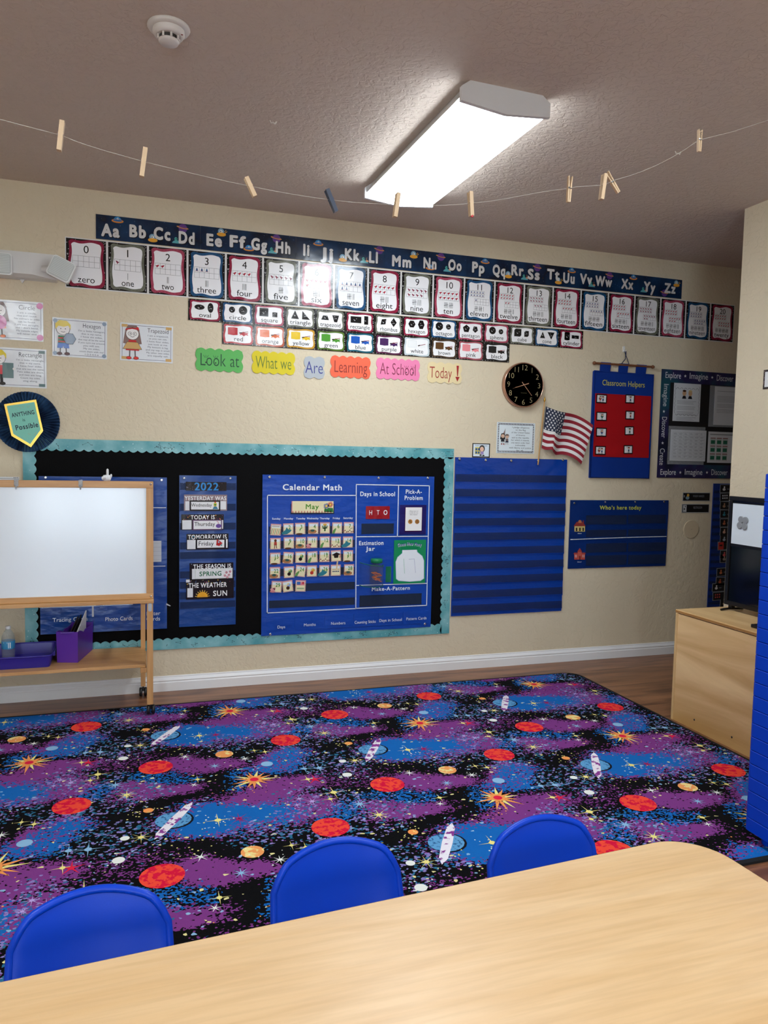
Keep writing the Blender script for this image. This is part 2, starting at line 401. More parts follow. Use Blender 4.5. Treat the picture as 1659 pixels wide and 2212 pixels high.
# ------------------------------------------------------------------ ceiling fixtures
LM = emit('#EEF8FF', LAMP)
def ceiling_light(cx, cy, rot, label):
    c, s = math.cos(rot), math.sin(rot); org = (cx, cy, CEIL)
    def tr(x, y, z): return (cx+x*c-y*s, cy+x*s+y*c, z)
    e = empty('ceiling_light', org, label, 'ceiling light', 'fluorescent ceiling fixtures'); L = .615
    wm = M('#C9CACC', .45)
    # diffuser: wrap-around lens, open on top
    prof = [(-.198, 2.992), (-.198, 2.975), (-.19, 2.966), (0, 2.951), (.19, 2.966), (.198, 2.975), (.198, 2.992)]
    p = PM(); n = len(prof); vs = [tr(x, y, z) for y in (-L, L) for x, z in prof]
    p.raw(vs, [(i, n+i, n+i+1, i+1) for i in range(n-1)], LM); p.build('diffuser', e)
    p = PM(); pr = [(-.199, 2.992), (.199, 2.992), (.17, 3.0499), (-.17, 3.0499)]
    vs = [tr(x, y, z) for y in (-L, L) for x, z in pr]
    p.raw(vs, [(0, 1, 5, 4), (1, 2, 6, 5), (2, 3, 7, 6), (3, 0, 4, 7), (3, 2, 1, 0), (4, 5, 6, 7)], wm); p.build('housing', e)
    for sg in (-1, 1):
        p = PM(); pr = [(-.208, 2.965), (0, 2.944), (.208, 2.965), (.208, 3.022), (.17, 3.0499), (-.17, 3.0499), (-.208, 3.022)]
        y0, y1 = (L, L+.02) if sg > 0 else (-L-.02, -L); n = len(pr); vs = [tr(x, y, z) for y in (y0, y1) for x, z in pr]
        p.raw(vs, [tuple(range(n)), tuple(range(2*n-1, n-1, -1))]+[(i, n+i, n+(i+1) % n, (i+1) % n) for i in range(n)], M('#DADBDD', .4)); p.build('end_cap', e)
ceiling_light(1.447, 3.565, .028, 'lit white fluorescent fixture on the ceiling above the alphabet strip')
ceiling_light(1.447, .7, .0, 'fluorescent fixture on the ceiling straight above the long table')
ceiling_light(-1.25, .75, .0, 'fluorescent fixture on the ceiling left of the table, outside the view')
ceiling_light(1.447, -2.2, .0, 'unseen fluorescent fixture added on the ceiling behind the camera, right')  # unseen, added to brighten the whiteboard and cabinet
ceiling_light(-1.25, -2.2, .0, 'unseen fluorescent fixture added on the ceiling behind the camera, left')  # unseen as well, added for more light from the rear
# smoke detector
e = empty('smoke_detector', (.113, 2.955, CEIL), 'round white smoke detector on the ceiling', 'smoke detector')
dw = M('#DCD8D3', .4); c = (.113, 2.955, CEIL)
p = PM(); p.lathe([(.074, -.0005), (.076, -.006), (.072, -.013), (.056, -.014)][::-1], dw, c); p.build('base', e)
p = PM(); p.lathe([(.056, -.014), (.057, -.026), (.052, -.034), (.044, -.036)][::-1], dw, c); p.build('body', e)
p = PM(); p.lathe([(.033, -.036), (.033, -.049)][::-1], M('#3A3836', .6), c); p.build('chamber', e)
p = PM(); p.lathe([(.036, -.049), (.037, -.052), (.033, -.060), (.0, -.061)][::-1], dw, c); p.build('cap', e)
for k in range(8):
    a = 2*PI*k/8+.2; p = PM(); x, y = c[0]+.037*math.cos(a), c[1]+.037*math.sin(a)
    p.tube([(x, y, CEIL-.034), (x, y, CEIL-.051)], .0045, dw, 6); p.build('rib', e)
p = PM(); p.disc(0, 0, .004, 0, M('#7A1512', .3)); p = PM(); p.lathe([(.0, -.0375), (.004, -.036)], M('#8A1A15', .3), (c[0]+.045, c[1]-.03, CEIL)); p.build('indicator', e)
# stubs left on the ceiling
for (px, py, lab) in ((590, 261, 'small white hook stub on the ceiling above the alphabet strip'), (1465, 327, 'small curled tape scrap on the ceiling near the right wall')):
    d = fw + rt*((px-829.5)/F) + dn*((py-1106)/F); t = (CEIL-CAMH)/d.z; x, y = d.x*t, d.y*t
    p = PM(); p.tube([(x-.016, y, CEIL-.001), (x-.010, y, CEIL-.012), (x, y, CEIL-.008), (x+.008, y, CEIL-.014), (x+.016, y, CEIL-.001)], .004, M('#D8D2C8', .6), 6)
    p.build('ceiling_hook', label=lab, cat='hook')

# ------------------------------------------------------------------ rug
RX0, RX1, RY0, RY1, RZ = -1.45, 2.965, 2.165, 4.585, .011
SA, LA, LB = Vector((.14, 4.06)), Vector((1.008, -.475)), Vector((0, -.972))
def rug_mat():
    m, n, l, p = newmat('galaxy_carpet')
    p.inputs['Roughness'].default_value = .95; p.inputs['Specular IOR Level'].default_value = .1
    g = n.new('ShaderNodeNewGeometry'); at = n.new('ShaderNodeAttribute'); at.attribute_name = 'weave'
    sp = n.new('ShaderNodeSeparateColor'); l.new(at.outputs['Color'], sp.inputs[0])
    def cells(scale, off):
        mp = n.new('ShaderNodeMapping'); mp.inputs['Location'].default_value = (off, off*.7, 0); mp.inputs['Scale'].default_value = (.8, 1.0, .0)
        l.new(g.outputs['Position'], mp.inputs[0])
        v = n.new('ShaderNodeTexVoronoi'); v.inputs['Scale'].default_value = scale; l.new(mp.outputs[0], v.inputs['Vector'])
        s = n.new('ShaderNodeSeparateColor'); l.new(v.outputs['Color'], s.inputs[0]); return s
    a = cells(150, 0); b = cells(130, 3.3); c = cells(110, 7.1)
    def less(x, y):
        q = n.new('ShaderNodeMath'); q.operation = 'LESS_THAN'
        for k, z in enumerate((x, y)):
            if isinstance(z, float): q.inputs[k].default_value = z
            else: l.new(z, q.inputs[k])
        return q.outputs[0]
    def mix(f, A, B):
        q = n.new('ShaderNodeMix'); q.data_type = 'RGBA'; l.new(f, q.inputs[0])
        for k, z in ((6, A), (7, B)):
            if isinstance(z, str): q.inputs[k].default_value = lin(z)
            else: l.new(z, q.inputs[k])
        return q.outputs[2]
    base = mix(less(a.outputs[0], sp.outputs[1]), '#07070A', '#7E3A84')
    base = mix(less(b.outputs[0], sp.outputs[0]), base, '#1466B6')
    teal = mix(less(c.outputs[1], .55), '#2C6E92', '#8B7FBE')
    base = mix(less(c.outputs[0], sp.outputs[2]), base, teal)
    dots = cells(95, 11.7); dcol = mix(less(dots.outputs[1], .5), '#8FB6D8', '#E6DC9A')
    base = mix(less(dots.outputs[0], .013), base, dcol)
    l.new(base, p.inputs['Base Color'])
    no = n.new('ShaderNodeTexNoise'); no.inputs['Scale'].default_value = 420; l.new(g.outputs['Position'], no.inputs['Vector'])
    bp = n.new('ShaderNodeBump'); bp.inputs['Strength'].default_value = .5; bp.inputs['Distance'].default_value = .004; l.new(no.outputs[0], bp.inputs['Height']); l.new(bp.outputs[0], p.inputs['Normal'])
    return m
def blob(x, y, B):
    pa = x/LA.x; pb = (y-pa*LA.y)/LB.y; T2 = 2*PI; t = 0      # ragged, repeating edges
    x, y = x+.032*math.sin(T2*(2*pa+pb))+.018*math.sin(T2*(3*pb-pa)+1), y+.026*math.sin(T2*(pa-2*pb)+2)+.018*math.sin(T2*(3*pa+2*pb))
    for cx, cy, rx, ry, rot, amp in B:
        for i in (-1, 0, 1):
            for j in (-2, -1, 0, 1, 2):
                dx, dy = x-cx-LA.x*i-LB.x*j, y-cy-LA.y*i-LB.y*j
                c, s = math.cos(rot), math.sin(rot); u, v = (dx*c+dy*s)/rx, (-dx*s+dy*c)/ry
                q = u*u+v*v
                if q < 6: t = max(t, amp*min(1, 1.35*math.exp(-q*q*1.1)))
    return t
# patches of the repeat, measured relative to the ringed planet
B_BLUE = [(.22, -.03, .26, .13, -.10, 1), (.55, -.5, .17, .08, .7, .75), (-.30, .36, .10, .07, .3, .55), (-.05, -.52, .13, .07, -.3, .5), (.36, .36, .14, .06, .9, .45)]
B_PURP = [(.27, -.03, .34, .155, -.08, .97), (-.06, .30, .18, .09, -.15, .97), (.45, .17, .23, .11, .2, .97), (-.47, .45, .175, .105, -.2, .95), (.17, -.45, .20, .085, -.25, .97), (.52, -.48, .19, .09, .6, .9), (-.2, -.3, .22, .10, 0, .28)]
B_TEAL = [(-.20, .30, .20, .12, .5, .22), (-.20, -.10, .22, .15, .2, .26), (.35, -.20, .18, .09, 0, .25), (-.38, .18, .16, .10, .3, .30), (-.45, .5, .16, .12, 0, .22), (-.3, -.5, .2, .1, 0, .22)]
def build_rug():
    rc = .09; nx, ny = 200, 110; X0, X1, Y0, Y1 = RX0+.02, RX1-.02, RY0+.02, RY1-.02
    tab = {}; T = 56                                   # tabulate the repeat once
    vs, cols, fs, ok = [], [], [], {}
    def cell(x, y):
        dx, dy = x-SA.x, y-SA.y; i = math.floor(dx/LA.x+.5); dx -= i*LA.x; dy -= i*LA.y; j = math.floor(dy/LB.y+.5); dy -= j*LB.y
        k = (round(dx*T), round(dy*T))
        if k not in tab:
            xx, yy = k[0]/T, k[1]/T; tab[k] = (blob(xx, yy, B_BLUE), blob(xx, yy, B_PURP), blob(xx, yy, B_TEAL))
        return tab[k]
    for j in range(ny+1):
        for i in range(nx+1):
            x, y = X0+(X1-X0)*i/nx, Y0+(Y1-Y0)*j/ny
            # round the four corners by pulling points inside
            for cx, sx in ((X0+rc, -1), (X1-rc, 1)):
                for cy, sy in ((Y0+rc, -1), (Y1-rc, 1)):
                    if (x-cx)*sx > 0 and (y-cy)*sy > 0:
                        m = max(abs(x-cx), abs(y-cy)); r = math.hypot(x-cx, y-cy); k = m/r if r > 0 else 1; x, y = cx+(x-cx)*k, cy+(y-cy)*k
            vs.append((x, y, RZ)); cols.append(cell(x, y))
    for j in range(ny):
        for i in range(nx): fs.append((j*(nx+1)+i, j*(nx+1)+i+1, (j+1)*(nx+1)+i+1, (j+1)*(nx+1)+i))
    p = PM(); p.raw(vs, fs, rug_mat()); o = p.build('area_rug', org=((RX0+RX1)/2, (RY0+RY1)/2, 0), label='large outer-space rug with planets and stars on the wood floor', cat='rug')
    ca = o.data.color_attributes.new('weave', 'FLOAT_COLOR', 'POINT')
    ca.data.foreach_set('color', [q for c in cols for q in (*c, 1)])
    out = rrect(RX0, RY0, RX1, RY1, .11, 8); inn = rrect(X0, Y0, X1, Y1, .09, 8); n = len(out); bm_ = M('#08080A', .9)
    p = PM(); vs = [(*a, RZ-.001) for a in out]+[(*a, RZ+.001) for a in inn]+[(*a, .0003) for a in out]
    p.raw(vs, [(i, (i+1) % n, n+(i+1) % n, n+i) for i in range(n)]+[(2*n+i, 2*n+(i+1) % n, (i+1) % n, i) for i in range(n)], bm_); p.build('binding', o)
    def mottled(key, c1, c2, sc, lo=.45, hi=.52):
        m, nn, l, pb = newmat(key); g = nn.new('ShaderNodeNewGeometry'); no = nn.new('ShaderNodeTexNoise'); no.inputs['Scale'].default_value = sc; no.inputs['Detail'].default_value = 3
        l.new(g.outputs['Position'], no.inputs['Vector']); r = ramp(nn, [(lo, c1), (hi, c2)]); l.new(no.outputs[0], r.inputs[0]); l.new(r.outputs[0], pb.inputs['Base Color'])
        pb.inputs['Roughness'].default_value = .95; pb.inputs['Specular IOR Level'].default_value = .1; return m
    red = mottled('weave_red', '#D4143C', '#EE4A36', 45); cream = mottled('weave_cream', '#F0D98E', '#EE9C5A', 30); ring = mottled('weave_ring', '#E9E4EC', '#8A3A8E', 40, .52, .58)
    pale = mottled('weave_paleblue', '#5E9CCB', '#2E5F90', 70, .55, .6)
    C = lambda h: M(h, .95, 'weave', 0, .1)
    yel, wht, lil, lbl, org_, rd, pin = C('#EDE08A'), C('#E9EDE6'), C('#B9A2DC'), C('#8DB9DC'), C('#F29A55'), C('#DE2346'), C('#A02A6A')
    Z = RZ+.0006
    def inside(x, y, m=.03): return X0+m < x < X1-m and Y0+m < y < Y1-m
    stars = PM('floor')
    def part(name):
        return PM('floor')
    def star4(pm, x, y, r, mat, n=4, ri=.13, rot=.2): pm.star(x, y, r, Z+.0004, mat, n, ri, rot); pm.disc(x, y, r*.24, Z+.0006, mat, n=7)
    rr = random.Random(3)
    for i in range(-3, 5):
        for j in range(-4, 5):
            b = SA+LA*i+LB*j
            q = lambda dx, dy: (b.x+dx, b.y+dy)
            x, y = q(0, 0)
            if inside(x, y, .085):
                pm = part('ringed_planet'); pm.disc(x, y, .078, Z, M('#15151C', .95, 'weave', 0, .1), .074); pm.disc(x-.004, y+.002, .073, Z+.0003, pale, .068)
                c_, s_ = math.cos(1.05), math.sin(1.05)
                pm.poly([(x+u*c_-v*s_, y+u*s_+v*c_) for u, v in ((-.165, 0), (-.12, -.017), (0, -.021), (.12, -.017), (.165, 0), (.12, .017), (0, .021), (-.12, .017))], Z+.0006, ring); pm.build('ringed_planet', o)
            elif inside(x, y+.04, .03) and y < Y0+.1:
                pm = part('ringed_planet'); pm.poly([(x+.02, Y0+.03), (x+.10, Y0+.03), (x+.105, Y0+.10), (x+.08, Y0+.125)], Z+.0006, ring); pm.build('ringed_planet', o)
            for dx, dy, r, m in ((.60, -.23, .078, red), (-.06, -.41, .079, red), (.27, -.335, .044, cream), (-.10, .115, .021, org_), (.455, -.51, .029, lbl), (-.21, -.26, .023, wht), (-.19, -.10, .018, wht)):
                x, y = q(dx, dy)
                if inside(x, y, r): pm = part('planet'); pm.disc(x, y, r, Z, m, n=24); pm.build('planet', o)
            x, y = q(.37, .30)
            if inside(x, y, .13):
                pm = part('starburst')
                for k in range(15):
                    a = 2*PI*k/15+rr.uniform(-.1, .1); L = rr.uniform(.075, .135); wv = .013
                    pm.poly([(x+wv*math.cos(a+1.57), y+wv*math.sin(a+1.57)), (x+L*math.cos(a), y+L*math.sin(a)), (x+wv*math.cos(a-1.57), y+wv*math.sin(a-1.57))], Z+.0002, org_ if k % 3 else yel)
                pm.disc(x, y, .034, Z+.0004, org_); pm.disc(x, y, .02, Z+.0006, rd); pm.build('starburst', o)
            pm = stars
            for dx, dy, r, m, n_, ri, ro in ((.17, -.05, .085, yel, 4, .10, 0), (.255, -.06, .075, pin, 8, .18, 0), (.255, -.06, .025, rd, 6, .6, 0), (-.39, -.14, .075, lbl, 4, .10, 0), (-.32, -.15, .085, lbl, 4, .10, 0), (.08, -.32, .05, wht, 6, .25, .2), (-.40, -.26, .065, yel, 4, .12, .1), (-.37, -.27, .075, rd, 5, .22, .3), (.12, .37, .06, yel, 4, .12, 0), (.10, .315, .035, wht, 6, .3, .1), (-.318, .547, .09, yel, 4, .1, .05), (-.348, .487, .06, yel, 4, .1, .05), (-.238, .407, .06, lbl, 8, .35, 0), (-.188, .29, .07, yel, 8, .22, 0), (-.478, .527, .05, lil, 8, .2, 0), (-.43, .487, .06, lil, 8, .2, .1), (-.50, .47, .04, lil, 8, .2, 0), (.21, -.47, .05, lbl, 8, .3, 0), (.42, -.33, .05, yel, 4, .12, 0), (.47, -.36, .06, yel, 4, .12, 0), (.36, -.42, .045, wht, 8, .3, 0), (-.13, -.11, .07, yel, 8, .15, 0)):
                x, y = q(dx, dy)
                if inside(x, y, r*.9): star4(pm, x, y, r*.72, m, n_, ri*.62, ro)
            # fine sprays of flecks
            for cx, cy, n_, sp_, m in ((.05, -.22, 26, .16, yel), (-.10, .12, 26, .09, yel), (.30, .22, 16, .13, org_), (.17, -.05, 14, .07, wht), (-.45, .48, 16, .13, lil), (-.21, -.26, 12, .06, wht), (.30, -.36, 12, .12, wht), (.55, -.50, 12, .14, lbl), (-.3, -.12, 14, .14, lbl)):
                for k in range(n_):
                    x, y = q(cx+rr.gauss(0, sp_*.55), cy+rr.gauss(0, sp_*.45))
                    if inside(x, y, .01): pm.disc(x, y, rr.uniform(.0025, .0048), Z+.0002, m, n=5)
    stars.build('stars', o, kind='stuff')
build_rug()

# ------------------------------------------------------------------ table and chairs in the foreground
def build_table():
    a = .062; c, s = math.cos(a), math.sin(a); ox, oy = 1.355, 1.525       # far right corner before rounding
    L, D, H, T = 1.83, .76, .56, .03
    tr = lambda x, y, z=0: (ox+x*c-y*s, oy+x*s+y*c, z)
    e = empty('activity_table', (*tr(-L/2, -D/2)[:2], 0), 'maple laminate classroom table with rounded corner in the foreground', 'table')
    top = wood('maple_laminate', '#DAB88C', '#D0AA7A', 'x', .38, 1.2)
    out = rrect(-L, -D, 0, 0, .13, 10); n = len(out)
    p = PM(); inn = rrect(-L+.004, -D+.004, -.004, -.004, .126, 10)
    vs = [tr(x, y, H-.0005) for x, y in inn]+[tr(x, y, H-T+.001) for x, y in inn]
    p.raw(vs, [tuple(range(n)), tuple(range(2*n-1, n-1, -1))]+[(i, n+i, n+(i+1) % n, (i+1) % n) for i in range(n)], top); p.build('tabletop', e)
    p = PM(); ed = M('#E9D9C2', .4)
    vs = [tr(x, y, H) for x, y in inn]+[tr(x, y, H-.004) for x, y in out]+[tr(x, y, H-T+.004) for x, y in out]+[tr(x, y, H-T) for x, y in inn]
    p.raw(vs, [(k*n+i, (k+1)*n+i, (k+1)*n+(i+1) % n, k*n+(i+1) % n) for k in range(3) for i in range(n)], ed, True); p.build('edge_banding', e)
    ch = M('#C9CBCE', .18, '', 1)
    for x, y in ((-.14, -.14), (-L+.14, -.14), (-.14, -D+.14), (-L+.14, -D+.14)):
        p = PM(); q = tr(x, y); p.tube([(*q[:2], H-T), (*q[:2], .02)], .016, ch, 12); lg = p.build('leg', e)
        p = PM(); p.lathe([(.0, .0), (.019, .0), (.019, .02), (.0, .021)], M('#6B6B6E', .5), (*q[:2], 0)); p.build('glide', lg)
    p = PM()
    q = [tr(x, y, H-T-.02) for x, y in ((-.2, -.2), (-L+.2, -.2), (-L+.2, -D+.2), (-.2, -D+.2))]
    for k in range(4): p.tube([q[k], q[(k+1) % 4]], .012, M('#3A3A3C', .5), 8)
    p.build('apron_frame', e)
build_table()
def build_chair():
    """origin on the floor under the seat; the back is at +y and faces -y"""
    e = empty('school_chair', (0, 0, 0), 'x', 'chair', 'blue chairs at the table')
    bl = M('#003AB8', .36, 'plastic', 0, .25); ch = M('#C9CBCE', .15, '', 1)
    def back(t, s):
        hw = .161 - .010*s; x = hw*t
        zt = .598 - .042*t*t - .040*max(0, abs(t)-.72)**2/.0784
        z = .335+(zt-.335)*s
        y = .155 + .055*s - .030*t*t
        return (x, y, z)
    P = [[back(-1+2*i/28, j/18) for i in range(29)] for j in range(19)]
    p = PM(); p.grid(P, bl, .007); b = p.build('backrest', e)
    rim = [P[j][0] for j in range(19)]+P[18][1:-1]+[P[j][28] for j in range(18, -1, -1)]
    p = PM(); p.tube([(x, y+.004, z) for x, y, z in rim], .0085, bl, 10); p.build('rim', b)
    def seat(t, s):
        x = (.165+.008*math.sin(PI*s))*t*(1-.10*max(0, s-.8)**2*25); y = .165-.33*s
        z = .312 - .014*math.sin(PI*min(1, s*1.1))*(1-t*t) - .030*max(0, s-.82)**2*30 + .028*max(0, .12-s)/.12
        return (x, y, z)
    S = [[seat(-1+2*i/20, j/18) for i in range(21)] for j in range(19)]
    p = PM(); p.grid([r[::-1] for r in S], bl, -.007); p.build('seat', e)
    p = PM(); p.tube([(-.13, .165, .315), (-.13, .172, .36)], .02, bl, 8); p.tube([(.13, .165, .315), (.13, .172, .36)], .02, bl, 8); p.build('bracket', e)
    for sx in (-1, 1):
        for y0, y1 in ((.12, .19), (-.11, -.165)):
            p = PM(); p.tube([(sx*.12, y0, .300), (sx*.155, y1, .02)], .011, ch, 10); lg = p.build('leg', e)
            p = PM(); p.lathe([(.0, 0), (.017, .001), (.018, .012), (.012, .028), (0, .029)], M('#B9BDC2', .4), (sx*.1575, y1+(.003 if y1 > 0 else -.003), 0)); p.build('glide', lg)
    return e
ch0 = build_chair()
for k, (x, y, a, lab) in enumerate(((-.082, 1.400, .05, 'blue plastic school chair tucked under the table, leftmost of three'),
                                    (.452, 1.455, .05, 'blue plastic school chair tucked under the table, middle of three'),
                                    (.980, 1.425, .06, 'blue plastic school chair tucked under the table, nearest the rounded table corner'))):
    o = ch0 if k == 0 else copy_tree(ch0)
    o.location = (x, y, 0); o.rotation_euler = (0, 0, a); o['label'] = lab
#==SECTION wallart
# ------------------------------------------------------------------ alphabet strip: seven printed panels
STOP, SBOT = 2.912, 2.770
LET = [('Aa', 239, 497), ('Bb', 297, 499), ('Cc', 350, 504), ('Dd', 403, 513), ('Ee', 462, 518), ('Ff', 511, 521), ('Gg', 559, 527), ('Hh', 611, 534), ('Ii', 661, 539), ('Jj', 708, 547), ('Kk', 759, 549), ('Ll', 806, 555), ('Mm', 867, 564), ('Nn', 928, 568), ('Oo', 982, 572), ('Pp', 1032, 577), ('Qq', 1077, 583), ('Rr', 1116, 583), ('Ss', 1152, 592), ('Tt', 1194, 592), ('Uu', 1228, 600), ('Vv', 1265, 602), ('Ww', 1303, 607), ('Xx', 1354, 613), ('Yy', 1402, 619), ('Zz', 1446, 622)]
UFO = [(254, 477), (537, 543), (687, 528), (929, 582), (1047, 567), (1234, 585), (1367, 601)]
ROVER = [(330, 520), (478, 505), (740, 560), (893, 553), (1097, 596), (1205, 609), (1460, 615)]
PLANET = [(395, 489), (597, 510), (823, 537), (952, 552), (1160, 572), (1316, 591), (1434, 637)]
ALIEN = [(382, 527), (588, 552), (786, 571), (965, 588), (1132, 606), (1277, 621), (1389, 632)]
SEAM = [207, 433, 639, 831, 1009, 1178, 1328, 1473]
def strip_bg():
    m, n, l, p = newmat('strip_night'); g = n.new('ShaderNodeNewGeometry'); no = n.new('ShaderNodeTexNoise'); no.inputs['Scale'].default_value = 6; no.inputs['Detail'].default_value = 3
    l.new(g.outputs['Position'], no.inputs['Vector']); r = ramp(n, [(.35, '#06172E'), (.65, '#10365C')]); l.new(no.outputs[0], r.inputs[0]); l.new(r.outputs[0], p.inputs['Base Color'])
    p.inputs['Roughness'].default_value = .16; bump(m, 7, .2, 2, .012); return m
SBG = strip_bg()
def sky(pm, x, y, kind, k=1.0):
    pm.set(x, y, k); D = .0066
    if kind == 'ufo':
        pm.disc(0, .004, .022, D, lam('#2D87C7'), .022, 14, 0, PI); pm.disc(0, 0, .034, D+.0003, lam('#D9893A'), .011); pm.disc(0, .003, .026, D+.0006, lam('#2A6CA8'), .006)
        pm.disc(.002, .014, .006, D+.0006, lam('#D5ECF5')); pm.disc(.003, .014, .003, D+.0008, lam('#0A1A30'))
    elif kind == 'rover':
        pm.disc(-.002, .012, .019, D, lam('#7FA9C4')); pm.disc(-.002, .012, .009, D+.0003, lam('#EEF3F3')); pm.disc(0, -.006, .028, D+.0005, lam('#E5A53A'), .012); pm.disc(-.004, .012, .004, D+.0006, lam('#39505E')); pm.line([(.018, 0), (.034, .014)], .004, D+.0004, lam('#C9A24D')); pm.line([(.02, .012), (.028, .022)], .003, D+.0004, lam('#C9A24D'))
    elif kind == 'planet':
        pm.disc(0, 0, .026, D, lam('#5D3B86')); pm.disc(-.002, .004, .036, D+.0002, lam('#D8924A'), .006, rot=-.15); pm.disc(-.002, .006, .026, D+.0004, lam('#5D3B86'), .0035, rot=-.15)
    else:
        pm.disc(0, -.010, .028, D, lam('#5FA9B4'), .018, 14, 0, PI); pm.disc(-.006, .016, .009, D+.0003, lam('#4FA79C'), .011); pm.line([(0, .004), (-.004, .022)], .006, D+.0002, lam('#4FA79C')); pm.disc(-.003, .017, .003, D+.0005, lam('#0A1A20')); pm.line([(.016, .0), (.018, .026)], .0025, D+.0004, lam('#C98B5B')); pm.disc(.020, .004, .010, D+.0003, lam('#D9A37E'), .006)
    pm.tf = None
for k in range(7):
    u0, u1 = W(SEAM[k], 463+.1122*(SEAM[k]-207))[0], W(SEAM[k+1], 463+.1122*(SEAM[k+1]-207))[0]-.0008
    mine = [q for q in LET if SEAM[k] < q[1] < SEAM[k+1]]
    p = PM(); p.card(u0, SBOT, u1, STOP, .001, .005, SBG)
    o = p.build('alphabet_panel', label=f'dark blue space alphabet panel with the letters {mine[0][0]} to {mine[-1][0]}', cat='banner', group='alphabet strip panels')
    for t, x, y in mine:
        u, v = W(x, y); wd = {'Mm': .150, 'Ww': .145, 'Ii': .052, 'Ll': .074, 'Jj': .086}.get(t, .106)
        p = PM(); p.text(t, u, v, .076, .0075, lam('#D5D4D2'), 'X', wd); p.text(t, u+.004, v-.004, .076, .0062, lam('#05080F'), 'X', wd); p.build('letter_pair', o)
    for lst, kd in ((UFO, 'ufo'), (ROVER, 'rover'), (PLANET, 'planet'), (ALIEN, 'alien')):
        for x, y in lst:
            if SEAM[k] < x < SEAM[k+1]:
                u, v = W(x, y); v = min(max(v, SBOT+.030), STOP-.028); u = min(max(u, u0+.037), u1-.037); p = PM(); sky(p, u, v, kd); p.build({'ufo': 'flying_saucer', 'rover': 'space_rover', 'planet': 'ringed_planet', 'alien': 'alien'}[kd], o)
    p = PM()
    for _ in range(34): p.disc(rnd.uniform(u0+.004, u1-.004), rnd.uniform(SBOT+.004, STOP-.004), rnd.uniform(.0006, .0015), .0056, lam('#6FA0C4'), n=5)
    p.build('stars', o, kind='stuff')

# ------------------------------------------------------------------ number cards 0-20
NW = 4.885/21; NX0 = -.400; NZ0, NZ1 = 2.471, 2.764
WORDS = 'zero one two three four five six seven eight nine ten eleven twelve thirteen fourteen fifteen sixteen seventeen eighteen nineteen twenty'.split()
FCOL = {'r': '#8E2440', 'g': '#6F7164', 'b': '#1F5078', 'p': '#A8455C'}
SEQ = 'rgpbrgpbrgpbrgrbrgpbr'
def dots(pm, w, h, m, n, d, seed, r=.0022):
    q = random.Random(seed)
    for k in range(n):
        t = q.random(); a = q.uniform(.25, .9)*m
        x, y = ((t-.5)*w*.97, (h/2-a)*(1 if q.random() < .5 else -1)) if q.random() < w/(w+h) else ((w/2-a)*(1 if q.random() < .5 else -1), (t-.5)*h*.97)
        pm.disc(x, y, q.uniform(.6, 1.15)*r, d, lam('#DADADA'), n=6)
def rocket(pm, x, y, s, kind, d):
    pm.set(x, y, s, {'r': -.8, 'p': -1.0, 'b': 0, 'g': .8}[kind])
    body = {'r': '#B3243A', 'p': '#B3243A', 'b': '#3A5C86', 'g': '#8A3A50'}[kind]
    pm.poly([(-.18, -.35), (.18, -.35), (.2, .1), (0, .5), (-.2, .1)], d, lam(body)); pm.poly([(-.18, -.1), (-.38, -.45), (-.1, -.35)], d, lam('#7A1626' if kind != 'b' else '#A6344A')); pm.poly([(.18, -.1), (.38, -.45), (.1, -.35)], d, lam('#7A1626' if kind != 'b' else '#A6344A'))
    pm.tf = None
def tally(pm, n, x, y, h, d, mat):
    g = [5]*(n//5)+([n % 5] if n % 5 else []); st = h*.20; widths = [(min(k, 4)-1)*st for k in g]; gap = h*.42
    tot = sum(widths)+gap*(len(g)-1); tot_max = .125
    if tot > tot_max: f = tot_max/tot; st *= f; gap *= f; widths = [q*f for q in widths]; tot = tot_max
    u = x-tot/2
    for k, wd in zip(g, widths):
        for i in range(min(k, 4)): pm.line([(u+i*st, y-h/2), (u+i*st, y+h/2)], h*.065, d, mat)
        if k == 5: pm.line([(u-st*.5, y-h*.08), (u+wd+st*.5, y+h*.10)], h*.065, d, mat)
        u += wd+gap
def tenframe(pm, x, y, cw, chh, n, kind, d):
    ink = lam('#2A2A30'); x0, y0 = x-2.5*cw, y-chh
    for i in range(6): pm.line([(x0+i*cw, y0), (x0+i*cw, y0+2*chh)], .0011, d, ink)
    for j in range(3): pm.line([(x0, y0+j*chh), (x0+5*cw, y0+j*chh)], .0011, d, ink)
    for k in range(n): rocket(pm, x0+(k % 5+.5)*cw, y0+(1.5-k//5)*chh, min(cw, chh)*.8, kind, d+.0002)
_sh = {}
INKS = lam('#0C0C10')
